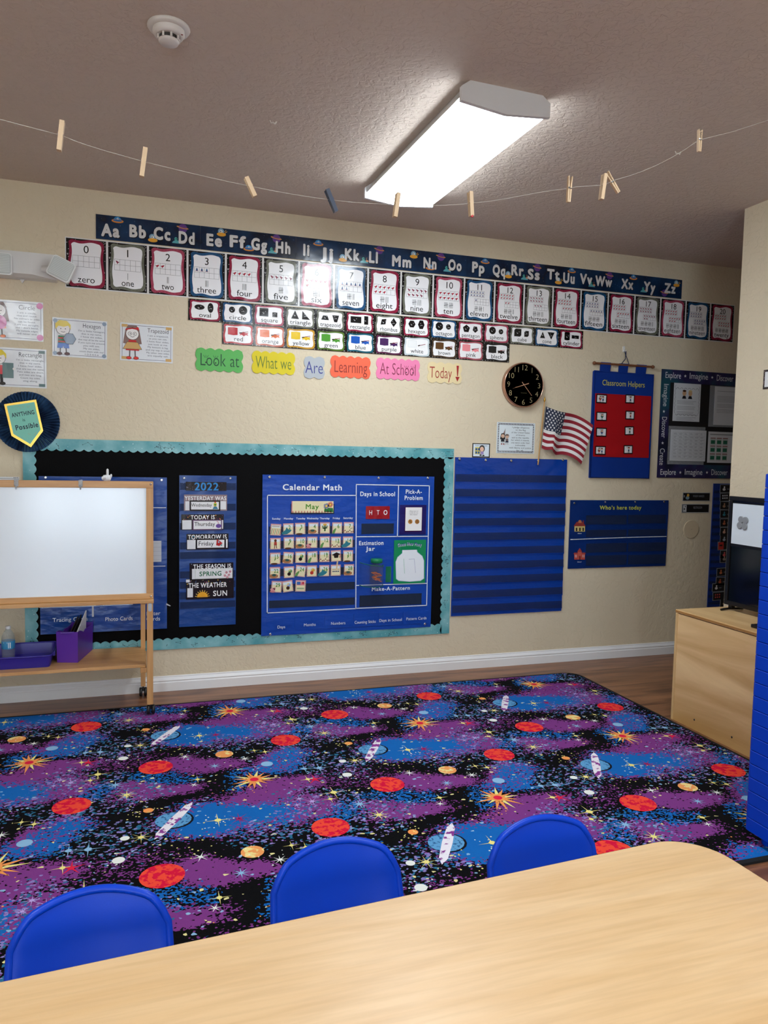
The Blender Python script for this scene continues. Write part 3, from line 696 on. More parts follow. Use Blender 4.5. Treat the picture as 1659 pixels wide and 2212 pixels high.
for n in range(21):
    kd = SEQ[n]; u0 = NX0+n*NW; cx, cy = u0+NW/2, (NZ0+NZ1)/2; H = NZ1-NZ0
    p = PM(); p.card(u0+.0006, NZ0, u0+NW-.0006, NZ1, .001, .0022, lam('#E4E4E3'))
    colr = {'r': 'dark red', 'g': 'grey', 'b': 'blue', 'p': 'rosy red'}[kd]
    o = p.build('number_card', org=(cx, WALL, cy), label=f'laminated number card {n} with {colr} wavy frame and the word {WORDS[n]}', cat='card', group='number cards zero to twenty')
    if 'border' not in _sh:
        p = PM(); p.set(cx, cy); p.rect(-NW/2+.006, -H/2+.006, NW/2-.006, H/2-.006, .0026, lam('#0B0A0E')); dots(p, NW-.012, H-.012, .017, 46, .0028, 5); _sh['border'] = p.build('dotted_border', o)
    else: share(_sh['border'], o, 'dotted_border')
    if kd not in _sh:
        p = PM(); p.set(cx, cy); p.poly(wavy(NW-.036, H-.022, .005), .0030, lam(FCOL[kd]))
        pts = wavy(NW-.050, H-.038, .005)
        for k in range(0, len(pts), 2): a, b = pts[k], pts[(k+1) % len(pts)]; p.line([a, ((a[0]+b[0])/2, (a[1]+b[1])/2)], .0022, .0032, lam({'r': '#6A1730', 'g': '#55564C', 'b': '#143A5A', 'p': '#7E2C42'}[kd]))
        p.poly(wavy(NW-.066, H-.054, .005), .0034, lam('#F1F1F3')); _sh[kd] = p.build('wavy_frame', o)
    else: share(_sh[kd], o, 'wavy_frame')
    p = PM(); p.set(cx, cy); p.text(str(n), 0, .083 if n < 11 else .089, .043 if n < 11 else .039, .0038, INKS, 'R'); p.build('numeral', o)
    if n: p = PM(); p.set(cx, cy); tally(p, n, 0, -.053 if n < 11 else -.058, .036 if n < 11 else .032, .0038, INKS); p.build('tally_marks', o)
    t = WORDS[n]; p = PM(); p.set(cx, cy); p.text(t, 0, -.092, .036 if len(t) < 6 else .033, .0038, INKS, 'R', min(.152, .0225*len(t)+.006)); p.build('number_word', o)
    p = PM()
    if n < 11: tenframe(p, cx, cy+.012, .0300, .0320, n, kd, .0038)
    else: tenframe(p, cx-.018, cy+.043, .0220, .0205, 10, kd, .0038); tenframe(p, cx+.018, cy-.010, .0220, .0205, n-10, kd, .0038)
    p.build('ten_frame', o)

# ------------------------------------------------------------------ shape cards and colour cards
SW = .2012
def small_card(name, cx, cy, frame, label, group, draw, word, seed, wcol='#0C0C10'):
    p = PM(); w_, h_ = SW-.001, .131; p.set(cx, cy); p.card(-w_/2, -h_/2, w_/2, h_/2, .003, .0042, lam('#0B0A0E'))
    o = p.build(name, org=(cx, WALL, cy), label=label, cat='card', group=group)
    if 'sb' not in _sh: p = PM(); p.set(cx, cy); dots(p, w_, h_, .014, 40, .0045, 9, .0021); _sh['sb'] = p.build('dots', o)
    else: share(_sh['sb'], o, 'dots')
    if ('s', frame) not in _sh: p = PM(); p.set(cx, cy); p.poly(wavy(w_-.018, h_-.010, .003), .0047, lam(frame)); p.poly(wavy(w_-.040, h_-.030, .003), .0051, lam('#F3F3F4')); _sh['s', frame] = p.build('wavy_frame', o)
    else: share(_sh['s', frame], o, 'wavy_frame')
    p = PM(); p.set(cx, cy); p.text(word, .002, -.029, .026, .0055, lam(wcol), 'R', min(.138, .0165*len(word)+.01)); p.build('lettering', o)
    p = PM(); p.set(cx, cy); draw(p); p.build('picture', o)
BK = lam('#0E0E12')
def ngon(p, x, y, r, n, rot=0, ry=None): p.poly([(x+r*math.cos(rot+2*PI*k/n), y+(ry or r)*math.sin(rot+2*PI*k/n)) for k in range(n)], .0055, BK)
def wdots(p, pts):
    for x, y in pts: p.disc(x, y, .0022, .0058, lam('#E0E0E0'), n=6)
def S_(fn):
    def g(p):
        fn(p); q = random.Random(4)
        wdots(p, [(sx+q.uniform(-.010, .010), .018+q.uniform(-.009, .009)) for sx in (-.032, .035) for _ in range(4)])
    return g
SH = [('oval', 'r', S_(lambda p: (p.disc(-.032, .018, .031, .0055, BK, .016), p.disc(.035, .018, .018, .0055, BK, .03)))),
      ('circle', 'b', S_(lambda p: (p.disc(-.034, .018, .019, .0055, BK), p.disc(.035, .018, .027, .0055, BK)))),
      ('square', 'p', S_(lambda p: (p.rect(-.062, -.008, -.006, .045, .0055, BK), p.rect(.020, -.008, .052, .022, .0055, BK)))),
      ('triangle', 'g', S_(lambda p: (p.poly([(-.06, -.008), (-.008, -.008), (-.034, .045)], .0055, BK), p.poly([(.012, -.008), (.064, -.008), (.014, .045)], .0055, BK)))),
      ('trapezoid', 'g', S_(lambda p: (p.poly([(-.062, 0), (-.010, 0), (-.02, .028), (-.05, .028)], .0055, BK), p.poly([(.012, .034), (.058, .034), (.046, -.010), (.026, -.010)], .0055, BK)))),
      ('rectangle', 'r', S_(lambda p: (p.rect(-.064, -.004, .010, .038, .0055, BK), p.rect(.030, -.010, .058, .045, .0055, BK)))),
      ('rhombus', 'g', S_(lambda p: (p.poly([(-.056, -.002), (-.022, .002), (-.016, .038), (-.048, .034)], .0055, BK), p.poly([(.036, -.012), (.058, .018), (.036, .048), (.014, .018)], .0055, BK)))),
      ('hexagon', 'r', S_(lambda p: (ngon(p, -.034, .018, .026, 6), ngon(p, .034, .018, .024, 6, 0, .033)))),
      ('octagon', 'b', S_(lambda p: (ngon(p, -.034, .018, .029, 8, PI/8), ngon(p, .034, .018, .019, 8, PI/8)))),
      ('pentagon', 'p', S_(lambda p: (ngon(p, -.032, .016, .028, 5, PI/2), ngon(p, .036, .016, .021, 5, -PI/2, .024)))),
      ('sphere', 'p', S_(lambda p: (p.disc(-.032, .018, .026, .0055, BK), p.disc(.034, .014, .018, .0055, BK)))),
      ('cube', 'g', S_(lambda p: (p.poly([(-.062, -.01), (-.016, -.01), (-.006, .0), (-.006, .044), (-.052, .044), (-.062, .034)], .0055, BK), p.poly([(.018, -.008), (.044, -.008), (.054, .002), (.054, .034), (.028, .034), (.018, .024)], .0055, BK)))),
      ('cone', 'b', S_(lambda p: (p.poly([(-.056, -.008), (-.014, -.008), (-.035, .038)], .0055, BK), p.poly([(.004, .038), (.062, .038), (.036, -.014)], .0055, BK)))),
      ('cylinder', 'r', S_(lambda p: (p.rect(-.056, -.004, -.012, .044, .0055, BK), p.disc(-.034, .044, .022, .0055, BK, .006), p.disc(-.034, -.004, .022, .0055, BK, .006), p.rect(.004, .006, .064, .030, .0055, BK))))]
for k, (nm, kd, fn) in enumerate(SH):
    colr = {'r': 'dark red', 'g': 'grey', 'b': 'blue', 'p': 'rosy'}[kd]
    small_card('shape_card', .302+(k+.5)*SW, 2.400, FCOL[kd], f'black dotted shape card with {colr} frame, two black shapes and the word {nm}', 'shape cards under the numbers', fn, nm, k)
CO = [('red', '#B5343A', '#C0303A'), ('orange', '#B8502E', '#DE6A30'), ('yellow', '#C9962E', '#E8C326'), ('green', '#55752F', '#4E9A34'), ('blue', '#1F5F70', '#1C58B4'), ('purple', '#5C2A48', '#4A2A5C'), ('white', '#C4CFD2', '#EDEFEF'), ('brown', '#4A3A2C', '#5E4024'), ('pink', '#A85560', '#EE8E96'), ('black', '#15151A', '#1C1C20')]
for k, (nm, fr_, c) in enumerate(CO):
    def draw(p, c=c, nm=nm):
        m = lam(c); p.poly([(-.064, .040), (-.03, .043), (-.004, .040), (-.004, -.004), (-.03, -.007), (-.064, -.004)], .0055, m)
        if nm == 'white': p.line([(-.064, .040), (-.004, .040), (-.004, -.004), (-.064, -.004)], .0012, .0057, lam('#C8CCD0'), True)
        p.poly([(.006, .014), (.02, .012), (.032, .018), (.046, .012), (.064, .014), (.058, .004), (.064, -.006), (.048, -.002), (.034, -.010), (.024, -.002), (.008, -.006), (.012, .004)], .0055, m)
        p.line([(.016, .010), (.060, .020)], .0035, .0059, lam('#8A2A2E')); p.line([(.010, .008), (.020, .011)], .006, .0060, lam('#2A1A16'))
    small_card('color_card', .509+(k+.5)*SW, 2.2675, fr_, f'colour card with a {nm} swatch, paint blot and the word {nm}', 'colour cards under the shapes', draw, nm, k)

# ------------------------------------------------------------------ handwritten word cards
def scallop(x0, y0, x1, y1, amp, seed, step=.055):
    q = random.Random(seed); pts = []
    def run(ax, ay, bx, by, nx, ny):
        L = math.hypot(bx-ax, by-ay); n = max(2, round(L/step)); m = n*6
        for i in range(m):
            t = i/m; a = amp*(abs(math.sin(PI*t*n))*1.3-.6+q.uniform(-.06, .06)); pts.append((ax+(bx-ax)*t+nx*a, ay+(by-ay)*t+ny*a))
    run(x0, y0, x1, y0, 0, -1); run(x1, y0, x1, y1, 1, 0); run(x1, y1, x0, y1, 0, 1); run(x0, y1, x0, y0, -1, 0)
    return pts
WC = [('Look at', 72, 458, 1055, 1240, '#62B660', '#1B4A30', 'green'), ('What we', 512, 862, 1075, 1262, '#DDCB2C', '#5F7A28', 'yellow'), ('Are', 917, 1092, 1133, 1278, '#B3B9BE', '#3A3F8A', 'grey'), ('Learning', 1124, 1448, 1108, 1295, '#F26A4B', '#8C2118', 'orange'), ('At School', 1480, 1840, 1120, 1316, '#EE86B0', '#8A2A48', 'pink'), ('Today!', 2135, 2156+480-430, 0, 0, '#E6D3A4', '#A12A24', 'cream')]
for k, (t, x0, x1, y0, y1, c, ink, cn) in enumerate(WC):
    if t == 'Today!': (ua, va), (ub, vb) = CN3(438, 945), CN3(715, 1115)
    elif t == 'At School': (ua, va), (ub, vb) = CN3(38, 905), CN3(388, 1098)
    else: (ua, va), (ub, vb) = CN2(x0, y0), CN2(x1, y1)
    h = .152; vm = (va+vb)/2; wd = ub-ua
    p = PM(); p.slab(scallop(ua+.012, vm-h/2+.010, ub-.012, vm+h/2-.010, .009, k), .002, .0045, paper(c))
    o = p.build('word_card', label=f'{cn} scalloped paper card with the handwritten words {t.rstrip("!")}' if t != 'Are' else 'small grey scalloped paper card with the handwritten word Are', cat='card', group='handwritten word cards')
    p = PM(); p.text(t.replace('!', ''), (ua+ub)/2-(.03 if '!' in t else 0), vm, .075, .0052, M(ink, .6), 'T', wd*(.80 if '!' not in t else .62))
    if '!' in t: p.poly([(ub-.048, vm+.055), (ub-.030, vm+.055), (ub-.036, vm-.018), (ub-.042, vm-.018)], .0052, M('#A3121C', .6)); p.poly([(ub-.055, vm-.022), (ub-.023, vm-.022), (ub-.039, vm-.055)], .0052, M('#A3121C', .6))
    p.build('lettering', o)
    if t in ('Look at', 'At School'):
        p = PM(); cx = (ua+ub)/2+(wd*-.175 if t == 'Look at' else wd*.255); g = .030 if t == 'Look at' else .024
        for sx in (-1, 1):
            p.disc(cx+sx*g, vm-.018, .0045, .0056, M('#15151A', .5), n=8)
            for a in (-.5, 0, .5): p.line([(cx+sx*g+.012*a, vm+.012), (cx+sx*g+.03*a, vm+.026)], .0022, .0056, M(ink, .6))
        p.build('eyes', o)

# ------------------------------------------------------------------ rhyme posters at the left
def blobs(p, pts, d, mat): p.poly(pts, d, mat)
OUT = lam('#2A2626')
def fig(p, hair, shirt, legs, shoes, x, y, s, girl=False, d=.0050, skin='#F1EEEC', trousers=None):
    """cartoon child 1 unit tall, standing on (x, y)"""
    p.set(x, y, s); L = lam
    if girl: p.poly([(-.20, .80), (-.26, .46), (-.12, .44), (.12, .44), (.26, .46), (.20, .80), (.1, .97), (-.1, .97)], d, L(hair))
    for sx in (-1, 1): p.line([(sx*.07, .30), (sx*.08, .07)], .075 if trousers and not girl else .03, d+.0002, L(trousers or '#5A5050')); p.disc(sx*.10, .045, .075, d+.0004, OUT, .048); p.disc(sx*.10, .045, .066, d+.0006, L(shoes), .040)
    if girl: p.poly([(-.10, .56), (.10, .56), (.19, .26), (-.19, .26)], d+.0006, L(shirt))
    else: p.poly([(-.13, .55), (.13, .55), (.14, .30), (-.14, .30)], d+.0006, L(shirt))
    if legs and not girl: p.poly([(-.14, .34), (.14, .34), (.16, .20), (.02, .20), (0, .26), (-.02, .20), (-.16, .20)], d+.0007, L(legs))
    p.disc(0, .74, .185, d+.0008, OUT, .175); p.disc(0, .74, .175, d+.0010, L(skin), .165)
    if girl: p.poly([(-.18, .76), (-.12, .90), (0, .93), (.12, .90), (.18, .76), (.20, .84), (.12, .98), (-.12, .98), (-.20, .84)], d+.0012, L(hair))
    else: p.poly([(-.20, .72), (-.12, .82), (.02, .80), (.14, .84), (.20, .72), (.20, .86), (.10, .97), (-.10, .98), (-.20, .88)], d+.0012, L(hair))
    for sx in (-1, 1): p.disc(sx*.06, .74, .014, d+.0012, OUT, n=8)
    p.line([(-.05, .66), (0, .645), (.05, .66)], .012, d+.0012, OUT); p.tf = None
POST = [('Circle', (-100, 20), (400, 420), 0.0, ['I am a circle,', 'nice and round.', 'No corners or sides', 'can be found.', 'I am not straight,', "and I don't bend.", 'My outside edges', 'will never end.'], '#D97FB4', 'girl holding a pink circle'),
        ('Rectangle', (-80, 460), (430, 850), 0.0, ["I'm a little rectangle,", 'that is my name.', 'I have four sides,', 'that are not the same.', 'Two sides are short,', 'and two are long.', 'Count my sides,', 'sing along.'], '#5F7C7C', 'boy holding a grey-green rectangle'),
        ('Hexagon', (478, 180), (985, 592), -.012, ["I'm a little hexagon,", 'that is my name.', 'I have six sides,', 'that may all be the same.', 'If you turn me around,', 'you will see.', 'My six sides,', 'count them with me!', '1-2-3-4-5-6'], '#8FA0B4', 'boy in blue shorts holding a grey hexagon'),
        ('Trapezoid', (1103, 232), (1588, 625), -.01, ['I am a trapezoid,', 'as you can see.', 'I have four sides,', 'just look at me.', 'My bottom is big,', 'and my top is small.', 'My other two sides,', 'are equally tall.'], '#D2A96C', 'long-haired girl holding a tan trapezoid')]
for t, a, b, rot, lines, c, what in POST:
    (ua, va), (ub, vb) = CP(*a), CP(*b); w_, h_ = ub-ua, .226; cx, cy = (ua+ub)/2, (va+vb)/2
    if t == 'Circle' or t == 'Rectangle': w_ = .305; cx = ub-w_/2
    p = PM(); p.set(cx, cy, 1, rot); p.card(-w_/2, -h_/2, w_/2, h_/2, .001, .0026, lam('#E4E8EC'))
    o = p.build('rhyme_poster', org=(cx, WALL, cy), label=f'laminated {t} rhyme poster with a {what}', cat='poster', group='shape rhyme posters')
    p = PM(); p.set(cx, cy, 1, rot); W2, H2 = w_/2-.012, h_/2-.012
    p.line([(-W2, -H2), (W2, -H2), (W2, H2), (-W2, H2)], .0022, .0030, lam('#4A4E6A'), True)
    for sx in (-1, 1):
        for sy in (-1, 1):
            if t == 'Circle': p.disc(sx*(W2-.006), sy*(H2-.010), .018, .0034, lam(c))
            elif t == 'Hexagon': p.disc(sx*(W2-.004), sy*(H2-.006), .013, .0034, lam(c), n=6)
            else: p.rect(sx*(W2-.030), sy*(H2-.013), sx*(W2+.004), sy*(H2+.004), .0034, lam(c))
    p.build('border', o)
    p = PM(); p.set(cx, cy, 1, rot); tx = w_*.215
    p.text(t, tx, h_*.34, .025, .0034, lam('#20242C'), 'T', .024*len(t)*.50+.018)
    for k, s_ in enumerate(lines): p.text(s_, tx, h_*.205-k*.0172, .0092, .0034, lam('#5A6270'), 'R', min(.150, .0072*len(s_)))
    p.build('lettering', o)
    p = PM(); fx = cx-w_*.27; fy = cy-h_*.46
    if t == 'Circle': fig(p, '#7A5A50', '#E8824A', None, '#EE7A3A', fx, fy, h_*.92, True); p.set(fx, fy, h_*.92); p.disc(0, .42, .20, .0066, lam(c)); p.tf = None
    if t == 'Rectangle': fig(p, '#E3CB2E', '#D9414A', None, '#1E1A1C', fx-.02, fy, h_*.92, False, .005, '#F1EEEC', '#2A2528'); p.set(fx-.02, fy, h_*.92); p.rect(.10, .20, .38, .62, .0066, lam(c)); p.disc(.39, .46, .035, .0069, lam('#F1EEEC')); p.tf = None
    if t == 'Hexagon':
        fig(p, '#E6CE55', '#3E7A56', '#4D78C8', '#55282A', fx-.01, fy, h_*.92); p.set(fx-.01, fy, h_*.92)
        for q in (.36, .46): p.rect(-.13, q, .13, q+.04, .0066, lam('#B8403C'))
        ngon_ = [(.17+.17*math.cos(PI*k/3), .47+.17*math.sin(PI*k/3)) for k in range(6)]; p.poly(ngon_, .0068, lam(c)); p.line(ngon_, .008, .0070, OUT, True); p.tf = None
    if t == 'Trapezoid':
        fig(p, '#8A6E68', '#CF3238', None, '#E0443C', fx, fy, h_*.92, True); p.set(fx, fy, h_*.92)
        tp = [(-.15, .50), (.15, .50), (.26, .30), (-.26, .30)]; p.poly(tp, .0068, lam(c)); p.line(tp, .008, .0070, OUT, True); p.line([(-.17, .86), (0, .90), (.17, .87)], .035, .0068, lam('#CF3238'))
        for sx in (-1, 1): p.line([(sx*.07+.05*math.cos(2*PI*k/10), .74+.05*math.sin(2*PI*k/10)) for k in range(10)], .009, .0068, OUT, True)
        p.disc(.14, .90, .04, .0069, lam('#CF3238')); p.tf = None
    p.build('picture', o)
# strip of a poster peeking over the whiteboard
(ua, va), (ub, vb) = CL(-60, 915), CL(183, 1010)
p = PM(); p.card(ua, vb-.12, ub, va, .001, .0026, lam('#E8EAEC')); o = p.build('wall_poster', label='white laminated poster edge peeking above the whiteboard at the far left', cat='poster')
p = PM()
for k in range(3): p.rect(ub-.012-.009*k, va-.006, ub-.006-.009*k, va-.003, .003, lam('#15151A'))
p.line([(ua, va-.0105), (ub-.004, va-.0105), (ub-.004, vb-.11)], .0015, .003, lam('#333840')); p.build('border', o)

# ------------------------------------------------------------------ pleated rosette with a pennant
(cxr, czr), (rx_, _) = CL(262, 400), CL(568, 400); R_ = rx_-cxr
e = empty('paper_rosette', (cxr, WALL, czr), 'pleated dark blue paper rosette with a teal and gold pennant', 'wall decoration')
def rosette():
    m, n, l, pb = newmat('rosette_paper'); g = n.new('ShaderNodeNewGeometry'); no = n.new('ShaderNodeTexNoise'); no.inputs['Scale'].default_value = 14; no.inputs['Detail'].default_value = 4
    l.new(g.outputs['Position'], no.inputs['Vector']); r = ramp(n, [(.35, '#16294A'), (.6, '#31557F'), (.75, '#557A9C')]); l.new(no.outputs[0], r.inputs[0]); l.new(r.outputs[0], pb.inputs['Base Color']); pb.inputs['Roughness'].default_value = .5
    p = PM(); n_ = 112; vs = []; fs = []
    for k in range(n_):
        a = 2*PI*k/n_; dz = .026 if k % 2 else .003
        for rr in (.02, R_*.5, R_): vs.append((cxr+rr*math.cos(a), WALL-.002-dz*(.35+.65*rr/R_)-.004, czr+rr*math.sin(a)))
    for k in range(n_):
        q = (k+1) % n_
        for j in range(2): fs.append((3*k+j, 3*k+j+1, 3*q+j+1, 3*q+j))
    p.raw(vs, fs, m); return p
rosette().build('pleated_fan', e)
tea = M('#79C8B4', .45); gold = M('#C9A24A', .3, '', .85)
pr = [(-.062, .078), (.060, .078), (.060, -.060), (.0, -.122), (-.062, -.060)]
pr = [(u*1.42, v*1.34) for u, v in pr]
(px_, pz_) = CL(240, 390)
p = PM(); p.set(px_, pz_+.006, 1, .20); p.slab(pr, .034, .038, gold); pn = p.build('pennant', e)
p = PM(); p.set(px_, pz_+.006, 1, .20); p.slab([(u*.86, v*.88) for u, v in pr], .038, .0392, tea)
for k in range(10):
    x, y = rnd.uniform(-.055, .055), rnd.choice((rnd.uniform(.062, .080), rnd.uniform(-.105, -.07))); p.line([(x, y), (x+rnd.uniform(-.014, .014), y+rnd.uniform(-.012, .012))], .001, .0396, M('#B98A4A', .4))
p.build('teal_panel', pn)
p = PM(); p.set(px_, pz_+.006, 1, .20); ik = M('#0C2238', .5)
p.text('ANYTHING', 0, .036, .025, .0398, ik, 'B', .124); p.text('is', -.004, .0, .018, .0398, ik, 'R'); p.text('Possible', .004, -.038, .030, .0398, ik, 'B', .126); p.build('lettering', pn)

# ------------------------------------------------------------------ emergency light
def emergency():
    bm_ = M('#DAD9D6', .4); z = lambda y: W(60, 500+y/8.295)[1]
    (u0, zb), (u1, zt) = W(-45, 612), W(137, 548); zt, zb = W(60, 549)[1], W(60, 606)[1]
    e = empty('emergency_light', ((u0+u1)/2, WALL, zb), 'white emergency light with two lamp heads on the wall', 'emergency light')
    cx = W(28, 570)[0]; hw = .235; p = PM()
    back = [(cx-hw, zb), (cx+hw, zb), (cx+hw, zt), (cx-hw, zt)]; f_ = [(cx-.11, zb+.022), (cx+.11, zb+.022), (cx+.11, zt-.006), (cx-.11, zt-.006)]
    mid_ = [(cx-hw, zb+.006), (cx+hw, zb+.006), (cx+hw, zt), (cx-hw, zt)]
    vs = [(u, WALL, v) for u, v in back]+[(u, WALL-.045, v) for u, v in mid_]+[(u, WALL-.075, v) for u, v in f_]
    p.raw(vs, [(i, 4+i, 4+(i+1) % 4, (i+1) % 4) for i in range(4)]+[(4+i, 8+i, 8+(i+1) % 4, 4+(i+1) % 4) for i in range(4)]+[(8, 9, 10, 11)], bm_)
    p.v = p.v; p.f = [f[::-1] if len(f) == 4 and f[0] < 8 else f for f in p.f]; p.build('housing', e)
    gl = clear('lamp_lens', .55, (.95, .97, 1, 1), .08)
    for sx, rot in ((-1, .0), (1, -.42)):
        px, py = (-1.5, 569) if sx < 0 else (132, 581)
        hx, hz = W(px, py, WALL-.10); c, s = math.cos(rot), math.sin(rot); hh = .066
        def fr(u, d, v, hx=hx, hz=hz, c=c, s=s): return (hx+(u*c-v*s), WALL-.10-d, hz+(u*s+v*c))
        q = PM(fr); q.slab(rrect(-hh, -hh*.92, hh, hh*.92, .018), -.03, .0, bm_); hd = q.build('lamp_head', e)
        q = PM(fr); q.slab(rrect(-hh, -hh*.92, hh, hh*.92, .018), .0, .006, M('#E8EAE8', .25)); q.build('bezel', hd)
        q = PM(fr); q.slab(rrect(-hh+.007, -hh*.92+.007, hh-.007, hh*.92-.007, .013), .006, .011, M('#C9CFCD', .08))
        for k in range(11): y = -.045+.009*k; q.slab([(-hh+.012, y), (hh-.012, y), (hh-.012, y+.004), (-hh+.012, y+.004)], .011, .0125, M('#DDE4E2', .06))
        q.build('lens', hd)
        q = PM(); a, b = (cx+sx*.16), (hx-sx*.01); q.tube([(a, WALL-.05, hz+.0), (b, WALL-.075, hz)], .022, bm_, 12); q.build('swivel', hd)
    for sx in (-.17, .05):
        p = PM(); u = cx+sx; p.slab([(u-.014, zb+.001), (u+.014, zb+.001), (u, zb-.022)], .01, .02, bm_); p.build('latch_tab', e)
    p = PM(); p.lathe([(.0, .004), (.004, .003), (.005, 0)], emit('#FF4A4A', 3), (cx-.075, WALL-.064, zb+.010), 'y', 10); p.build('indicator', e)
    p = PM(); p.lathe([(.0, .003), (.007, .002), (.008, 0)], M('#151515', .5), (cx-.095, WALL-.064, zb+.011), 'y', 10); p.build('test_button', e)
emergency()
#==SECTION boards
# ------------------------------------------------------------------ bulletin board: black cloth and teal scalloped border
BX0, BX1, BZ0, BZ1 = -.640, 2.111, .268, 1.580
def teal_mat():
    m, n, l, p = newmat('border_teal'); g = n.new('ShaderNodeNewGeometry'); no = n.new('ShaderNodeTexNoise'); no.inputs['Scale'].default_value = 9; no.inputs['Detail'].default_value = 4
    l.new(g.outputs['Position'], no.inputs['Vector']); r = ramp(n, [(.35, '#4F9AA2'), (.65, '#86BEC2')]); l.new(no.outputs[0], r.inputs[0]); l.new(r.outputs[0], p.inputs['Base Color']); p.inputs['Roughness'].default_value = .45; return m
TEAL = teal_mat()
p = PM(); p.sheet(BX0+.02, BZ0+.02, BX1-.02, BZ1-.02, lambda a, b: .006+.0015*math.sin(a*40+b*6)*math.sin(b*9+a*5), M('#020203', .8, 'cloth', 0, .15), 60, 30)
BOARD = p.build('bulletin_board', label='black cloth bulletin board with a teal scalloped border', cat='bulletin board')
def border_strip(a, b, horiz, outer, sgn, seed):
    """a..b along the edge; outer = coordinate of the straight edge; sgn = direction of the scallops"""
    n = max(1, round((b-a)/.052)); pts = [(a, outer), (b, outer)]; q = random.Random(seed); m = n*6
    for i in range(m+1):
        t = 1-i/m; x = a+(b-a)*t; pts.append((x, outer+sgn*(.060+.013*abs(math.sin(PI*t*n)))))
    if not horiz: pts = [(v, u) for u, v in pts]
    p = PM(); p.slab(pts, .0085, .0105, TEAL); o = p.build('border_strip', BOARD)
    p = PM()
    for k in range(int((b-a)/.085)):
        x, y = q.uniform(a+.02, b-.02), outer+sgn*q.uniform(.014, .050); c = [(x, y)]
        for j in range(q.choice((1, 2, 3))): c.append((min(max(c[-1][0]+q.uniform(-.03, .03), a+.006), b-.006), min(max(c[-1][1]+q.uniform(-.018, .018), min(outer+sgn*.006, outer+sgn*.056)), max(outer+sgn*.006, outer+sgn*.056))))
        if not horiz: c = [(v, u) for u, v in c]
        p.line(c, .0012, .0110, M('#24383E', .5))
        for u, v in c: p.disc(u, v, .0026, .0112, M('#20343A', .5), n=6)
        x, y = q.uniform(a+.01, b-.01), outer+sgn*q.uniform(.008, .054)
        p.disc(*((x, y) if horiz else (y, x)), q.uniform(.0015, .003), .0112, M('#DCEDEC', .5), n=6)
    p.build('constellation_print', o)
for k, (a, b) in enumerate(((BX0+.08, .31), (.31, 1.22), (1.22, BX1))): border_strip(a, b, True, BZ1, -1, k)
for k, (a, b) in enumerate(((BX0, .31), (.31, 1.22), (1.22, BX1-.06))): border_strip(a, b, True, BZ0, 1, k+5)
border_strip(BZ0+.06, BZ1, False, BX0, 1, 11); border_strip(BZ0, BZ1-.06, False, BX1, -1, 12)

# ------------------------------------------------------------------ pocket charts
POCK = clear('pocket_vinyl', .16, (.74, .78, .84, 1), .16)
GROM = M('#C9CCD0', .2, '', 1)
def grommet(par, u, v, d, r=.009):
    p = PM(); p.lathe([(r*.45, .003), (r*.7, .0042), (r, .0012), (r, .0)], GROM, (u, WALL-d, v), 'y', 16); p.disc(u, v, r*.46, d+.0012, M('#0A0A0C', .5), n=12); p.build('grommet', par)
def pocket(par, u0, v0, u1, v1, d, mat=None):
    p = PM(); p.card(u0, v0, u1, v1, d, d+.0009, mat or POCK); return p.build('clear_pocket', par)
def tx(p, C, s, x0, x1, y, h, d, mat, st='R', **k):
    u0, v0 = C(x0, y); u1, v1 = C(x1, y); hh = C((x0+x1)/2, y-h/2)[1]-C((x0+x1)/2, y+h/2)[1]
    p.text(s, (u0+u1)/2, C((x0+x1)/2, y)[1], hh, d, mat, st, u1-u0, **k)
def wob(amp, ph, base=.013): return lambda a, b: base+amp*(math.sin(a*9+ph+b*3)*.5+math.sin(b*13+ph*2+a*4)*.5)
# calendar chart
BL1 = vinyl('#0844A6'); WHT = M('#E9EEF2', .4)
u0, u1, z0, z1 = .770, 1.966, .323, 1.383
p = PM(); p.sheet(u0, z0, u1, z1, wob(.0025, .4, .0155), BL1, 48, 44, .0114)
CAL = p.build('calendar_chart', label='blue Calendar Math pocket chart hanging on the black bulletin board', cat='pocket chart')
D = .0192
CT = [('Calendar Math', 237, 762, 170, 52), ('Days in School', 913, 1222, 228, 40), ('Pick-A-', 1310, 1455, 208, 38), ('Problem', 1300, 1464, 262, 38), ('Estimation', 902, 1122, 655, 38), ('Jar', 968, 1045, 705, 38), ('Make-A-Pattern', 1014, 1352, 1052, 34), ('Sunday', 148, 222, 444, 17), ('Monday', 250, 332, 443, 17), ('Tuesday', 358, 438, 442, 17), ('Wednesday', 450, 554, 441, 17), ('Thursday', 562, 650, 441, 17), ('Friday', 676, 740, 440, 17), ('Saturday', 768, 852, 438, 17), ('Days', 192, 262, 1386, 24), ('Months', 422, 528, 1366, 24), ('Numbers', 658, 786, 1353, 24), ('Counting Sticks', 864, 1050, 1342, 24), ('Days in School', 1078, 1278, 1326, 24), ('Pattern Cards', 1314, 1492, 1312, 24)]
for s_, a, b, y, hh in CT: p = PM(); tx(p, CA, s_, a, b, y, hh, D+(.006 if hh == 24 else 0), WHT, 'R' if hh == 24 else 'B'); p.build('lettering', CAL)
p = PM()
def cl(pts, w=.0055): p.line([CA(*q) for q in pts], w, D-.0004, WHT)
cl([(108, 241), (880, 242)]); cl([(108, 241), (106, 1266)]); cl([(106, 1266), (876, 1228)]); cl([(882, 146), (878, 1228)])
cl([(882, 147), (1520, 158)]); cl([(1519, 158), (1495, 1200)]); cl([(878, 1226), (1496, 1200)]); cl([(884, 602), (1500, 598)]); cl([(884, 1026), (1498, 1008)]); cl([(1251, 155), (1240, 600)])
p.build('white_rules', CAL)
for k in range(4): grommet(CAL, *CA((127, 607, 1077, 1505)[k], (82, 84, 90, 90)[k]), .0185)
